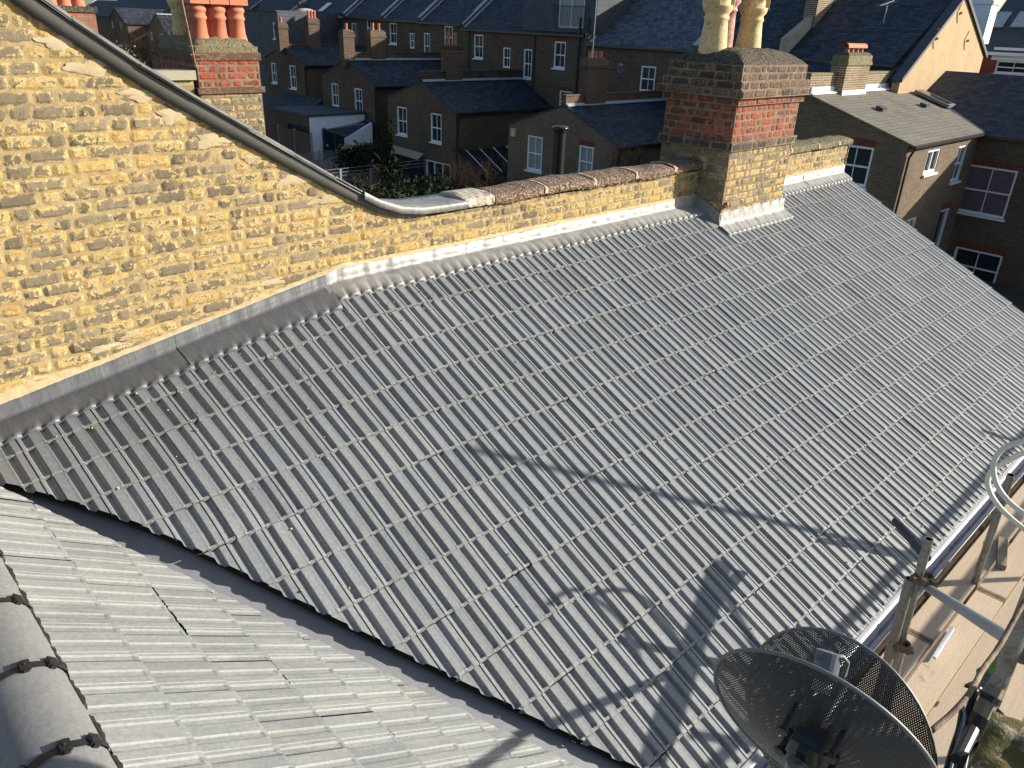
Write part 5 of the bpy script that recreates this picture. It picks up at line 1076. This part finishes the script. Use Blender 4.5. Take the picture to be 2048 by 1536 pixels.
MT['perf']=m_perf('perforated black metal',(.045,.05,.058))
MT['rimg']=mat('grey dish rim',(.16,.165,.16),.5,.3)
MT['lnb']=mat('grey plastic lnb',(.11,.135,.16),.4)
def dish(lab,c,n,r,depth,bowl):
    c=Vector(c); n=Vector(n).normalized(); u=n.cross(Vector((0,0,1))).normalized(); v=n.cross(u).normalized(); t=thing('satellite_dish',lab,'satellite dish',c)
    mb=MB(); N=56; K=14; b=0
    for i in range(K+1):
        rr=r*i/K; 
        for j in range(N):
            a=2*math.pi*j/N; x=rr*math.cos(a); y=rr*math.sin(a); z=-bowl*(1-(rr/r)**2)
            mb.v.append(tuple(c+u*x+v*y+n*z)); mb.t.append((x+1,y+1,0 if i<K else 0,1))
    for i in range(K):
        for j in range(N): mb.f.append((i*N+j,i*N+(j+1)%N,(i+1)*N+(j+1)%N,(i+1)*N+j)); mb.m.append(0)
    mb.build('reflector',MT['perf'],t,smooth=True)
    mb=MB(); ring=[c+u*r*math.cos(a)+v*r*math.sin(a) for a in np.linspace(0,2*math.pi,57)]; mb.tube(ring,.0042,8,cap=False); mb.build('rim',MT['rimg'],t,smooth=True)
    return t,c,n,u,v
t1,c1,n1,u1,v1=dish('nearer black mesh satellite dish seen from behind with its bracket','%s'%'' or (1.232,.324,-1.271),(.949,.092,.302),.228,0,.045)
t2,c2,n2,u2,v2=dish('second black mesh satellite dish standing behind the nearer one',(1.464,.362,-1.462),(.979,-.091,-.183),.227,0,.03)
bk=np.array(ray((1612,1505))*1.70); mb=MB(); mb.box((-.015,-.026,-.05),(.02,.026,.05),rot=n1.to_track_quat('X','Z').to_matrix(),org=bk); mb.box((-.03,-.009,-.08),(-.01,.009,.05),rot=n1.to_track_quat('X','Z').to_matrix(),org=bk)
for a,b in ((-.045,.05),(.045,.05),(-.045,-.03),(.045,-.03)):
    p=Vector(bk)+n1.to_track_quat('X','Z').to_matrix()@Vector((.02,a,b)); mb.tube([p-n1*.03,p+n1*.03],.006,6); mb.tube([p-n1*.034,p-n1*.026],.012,6)
mb.build('bracket',MT['blackpipe'],t1)
lp=np.array(ray((1652,1336))*1.92); mb=MB(); L=Vector(lp); dn=(n1*-.55+Vector((0,0,-.6))+u1*.15).normalized(); mb.tube([L-dn*.035,L+dn*.02],.027,18); mb.tube([L+dn*.02,L+dn*.028],.022,18); mb.build('lnb_head',MT['lnb'],t1,smooth=False)
mb=MB(); mb.tube([L+dn*.028,L+dn*.052],.020,18); mb.build('lnb_cap',MT['white'],t1)
mb=MB(); up=Vector((0,0,1)); sd_=Vector((.69,-.72,0)); mb.tube([L+sd_*-.03+up*.03,L+sd_*.03+up*.034,L+sd_*.042+up*.02,L+sd_*.045-up*.06,Vector(c1)+n1*.2-v1*.1-up*.15,Vector(bk)+n1*.06],.006,8); mb.build('feed_arm',MT['lnb'],t1,smooth=True)
mast=Vector(bk)-n1*.05; mb=MB(); mb.tube([mast+Vector((0,0,.03)),mast+Vector((-.0,0,-1.9))],.02,14); mb.build('mast',MT['steel'],t1)
mb=MB(); mb.tube([Vector(c2)-n2*.03,Vector(c2)-n2*.06+Vector((0,0,-.05)),Vector(c2)-n2*.06+Vector((0,0,-2.2))],.018,12); mb.build('mast',MT['blackpipe'],t2)
# ================= clutter at the bottom right corner
def spline(pts,sub=6):
    P=[Vector(p) for p in pts]; out=[]; n=len(P)
    for i in range(n-1):
        a=P[max(i-1,0)];b=P[i];c=P[i+1];d=P[min(i+2,n-1)]
        for u in np.linspace(0,1,sub,endpoint=False): out.append(.5*((2*b)+(c-a)*u+(2*a-5*b+4*c-d)*u*u+(3*b-a-3*c+d)*u**3))
    out.append(P[-1]); return out
def R3(p,D): return Vector(ray(p)*D)
mb=MB(); mb.tube(spline([R3((1862,1462),2.0),R3((1905,1425),2.05),R3((1940,1385),2.1),R3((1965,1340),2.2),R3((2000,1290),2.3),R3((2048,1205),2.4),R3((2090,1150),2.5)]),.0065,8); tag(mb.build('rope',MT['rust'],smooth=True),'thin brown rope stretched from the dish rim up to the standard','rope')
for k,(pts,m,r_,lab) in enumerate(((((1925,1420),(1918,1460),(1905,1500),(1888,1560)),'blackpipe',.007,'leftmost black cable of the bundle by the wooden stick'),(((1952,1378),(1935,1430),(1920,1480),(1900,1560)),'blackpipe',.008,'thicker black cable curving past the wooden stick'),(((1962,1375),(1928,1405),(1930,1440),(1912,1500),(1900,1545)),'steelpale',.0032,'thin pale cable looping beside the black ones'),(((1966,1378),(1955,1425),(1940,1490),(1925,1560)),'white',.0025,'thin white cable against the wooden stick'),(((1985,1480),(1950,1500),(1925,1530),(1915,1570)),'blackpipe',.011,'thick black cable coil at the bottom edge'),(((1965,1500),(1945,1515),(1935,1560)),'slateclad',.006,'blue grey cable at the bottom edge'))):
    mb=MB(); mb.tube(spline([R3(p,2.15-.02*i) for i,p in enumerate(pts)]),r_,8); tag(mb.build('cable',MT[m],smooth=True),lab,'cable','loose cables at the bottom right')
ws=thing('wooden_stick','short bare wooden stick bound with black tape','stick',R3((1975,1410),2.15)); mb=MB(); mb.tube([R3((1992,1372),2.12),R3((1958,1440),2.12)],.019,8); mb.build('stick',MT['timber'],ws); mb=MB(); mb.tube([R3((1983,1391),2.12),R3((1978,1402),2.12)],.0215,10); mb.tube([R3((1963,1432),2.12),R3((1940,1472),2.12)],.021,10); mb.tube([R3((1945,1460),2.1),R3((1915,1520),2.0)],.014,10); mb.build('tape',MT['black'],ws)
tr_=thing('plastic_tray','small green printed card held above a black plate','card',R3((1970,1335),2.35)); a,b,c,d=[R3(p,D) for p,D in (((1953,1342),2.34),((1995,1314),2.36),((1992,1344),2.36),((1952,1362),2.34))]; mb=MB(); mb.prism([a,b,c,d],(.003,.002,.002)); MT['green']=m_mottle('green card',(.05,.16,.03),(.10,.26,.05),40,.6,0,(.02,.05,.02),90); mb.build('card',MT['green'],tr_)
mb=MB(); mb.prism([R3((1930,1368),2.3),R3((1985,1345),2.36),R3((2005,1358),2.36),R3((1965,1382),2.3)],(.0,.0,-.01)); mb.build('plate',MT['blackpipe'],tr_)
bp_=[R3((1985,1422),1.95),R3((2110,1455),1.95),R3((2110,1640),1.75),R3((1900,1640),1.75)]
cb=thing('cement_block','mossy ochre cement block at the bottom right corner','block',bp_[0]); mb=MB(); n_=18; G=np.zeros((n_,n_,3))
for i in range(n_):
    for j in range(n_):
        u=i/(n_-1); v=j/(n_-1); p=(bp_[0]*(1-u)+bp_[1]*u)*(1-v)+(bp_[3]*(1-u)+bp_[2]*u)*v; G[j,i]=p+Vector((0,0,1))*(mnoise.noise(p*14)*.012+mnoise.noise(p*40)*.005)
mb.grid(G[:, ::-1]); MT['ochremoss']=m_mottle('ochre moss',(.14,.11,.035),(.09,.08,.03),9,.95,.01,(.3,.26,.18),30); mb.build('mossy_top',MT['ochremoss'],cb,smooth=True)
mb=MB(); q=[G[0,0],G[0,-1],G[-1,-1],G[-1,0]]; mb.prism([tuple(x-np.array([0,0,.03])) for x in q],(0,0,-1.6)); mb.build('brickwork',MT['darkbrick'],cb)
q=az((2060,1500),-5.1)
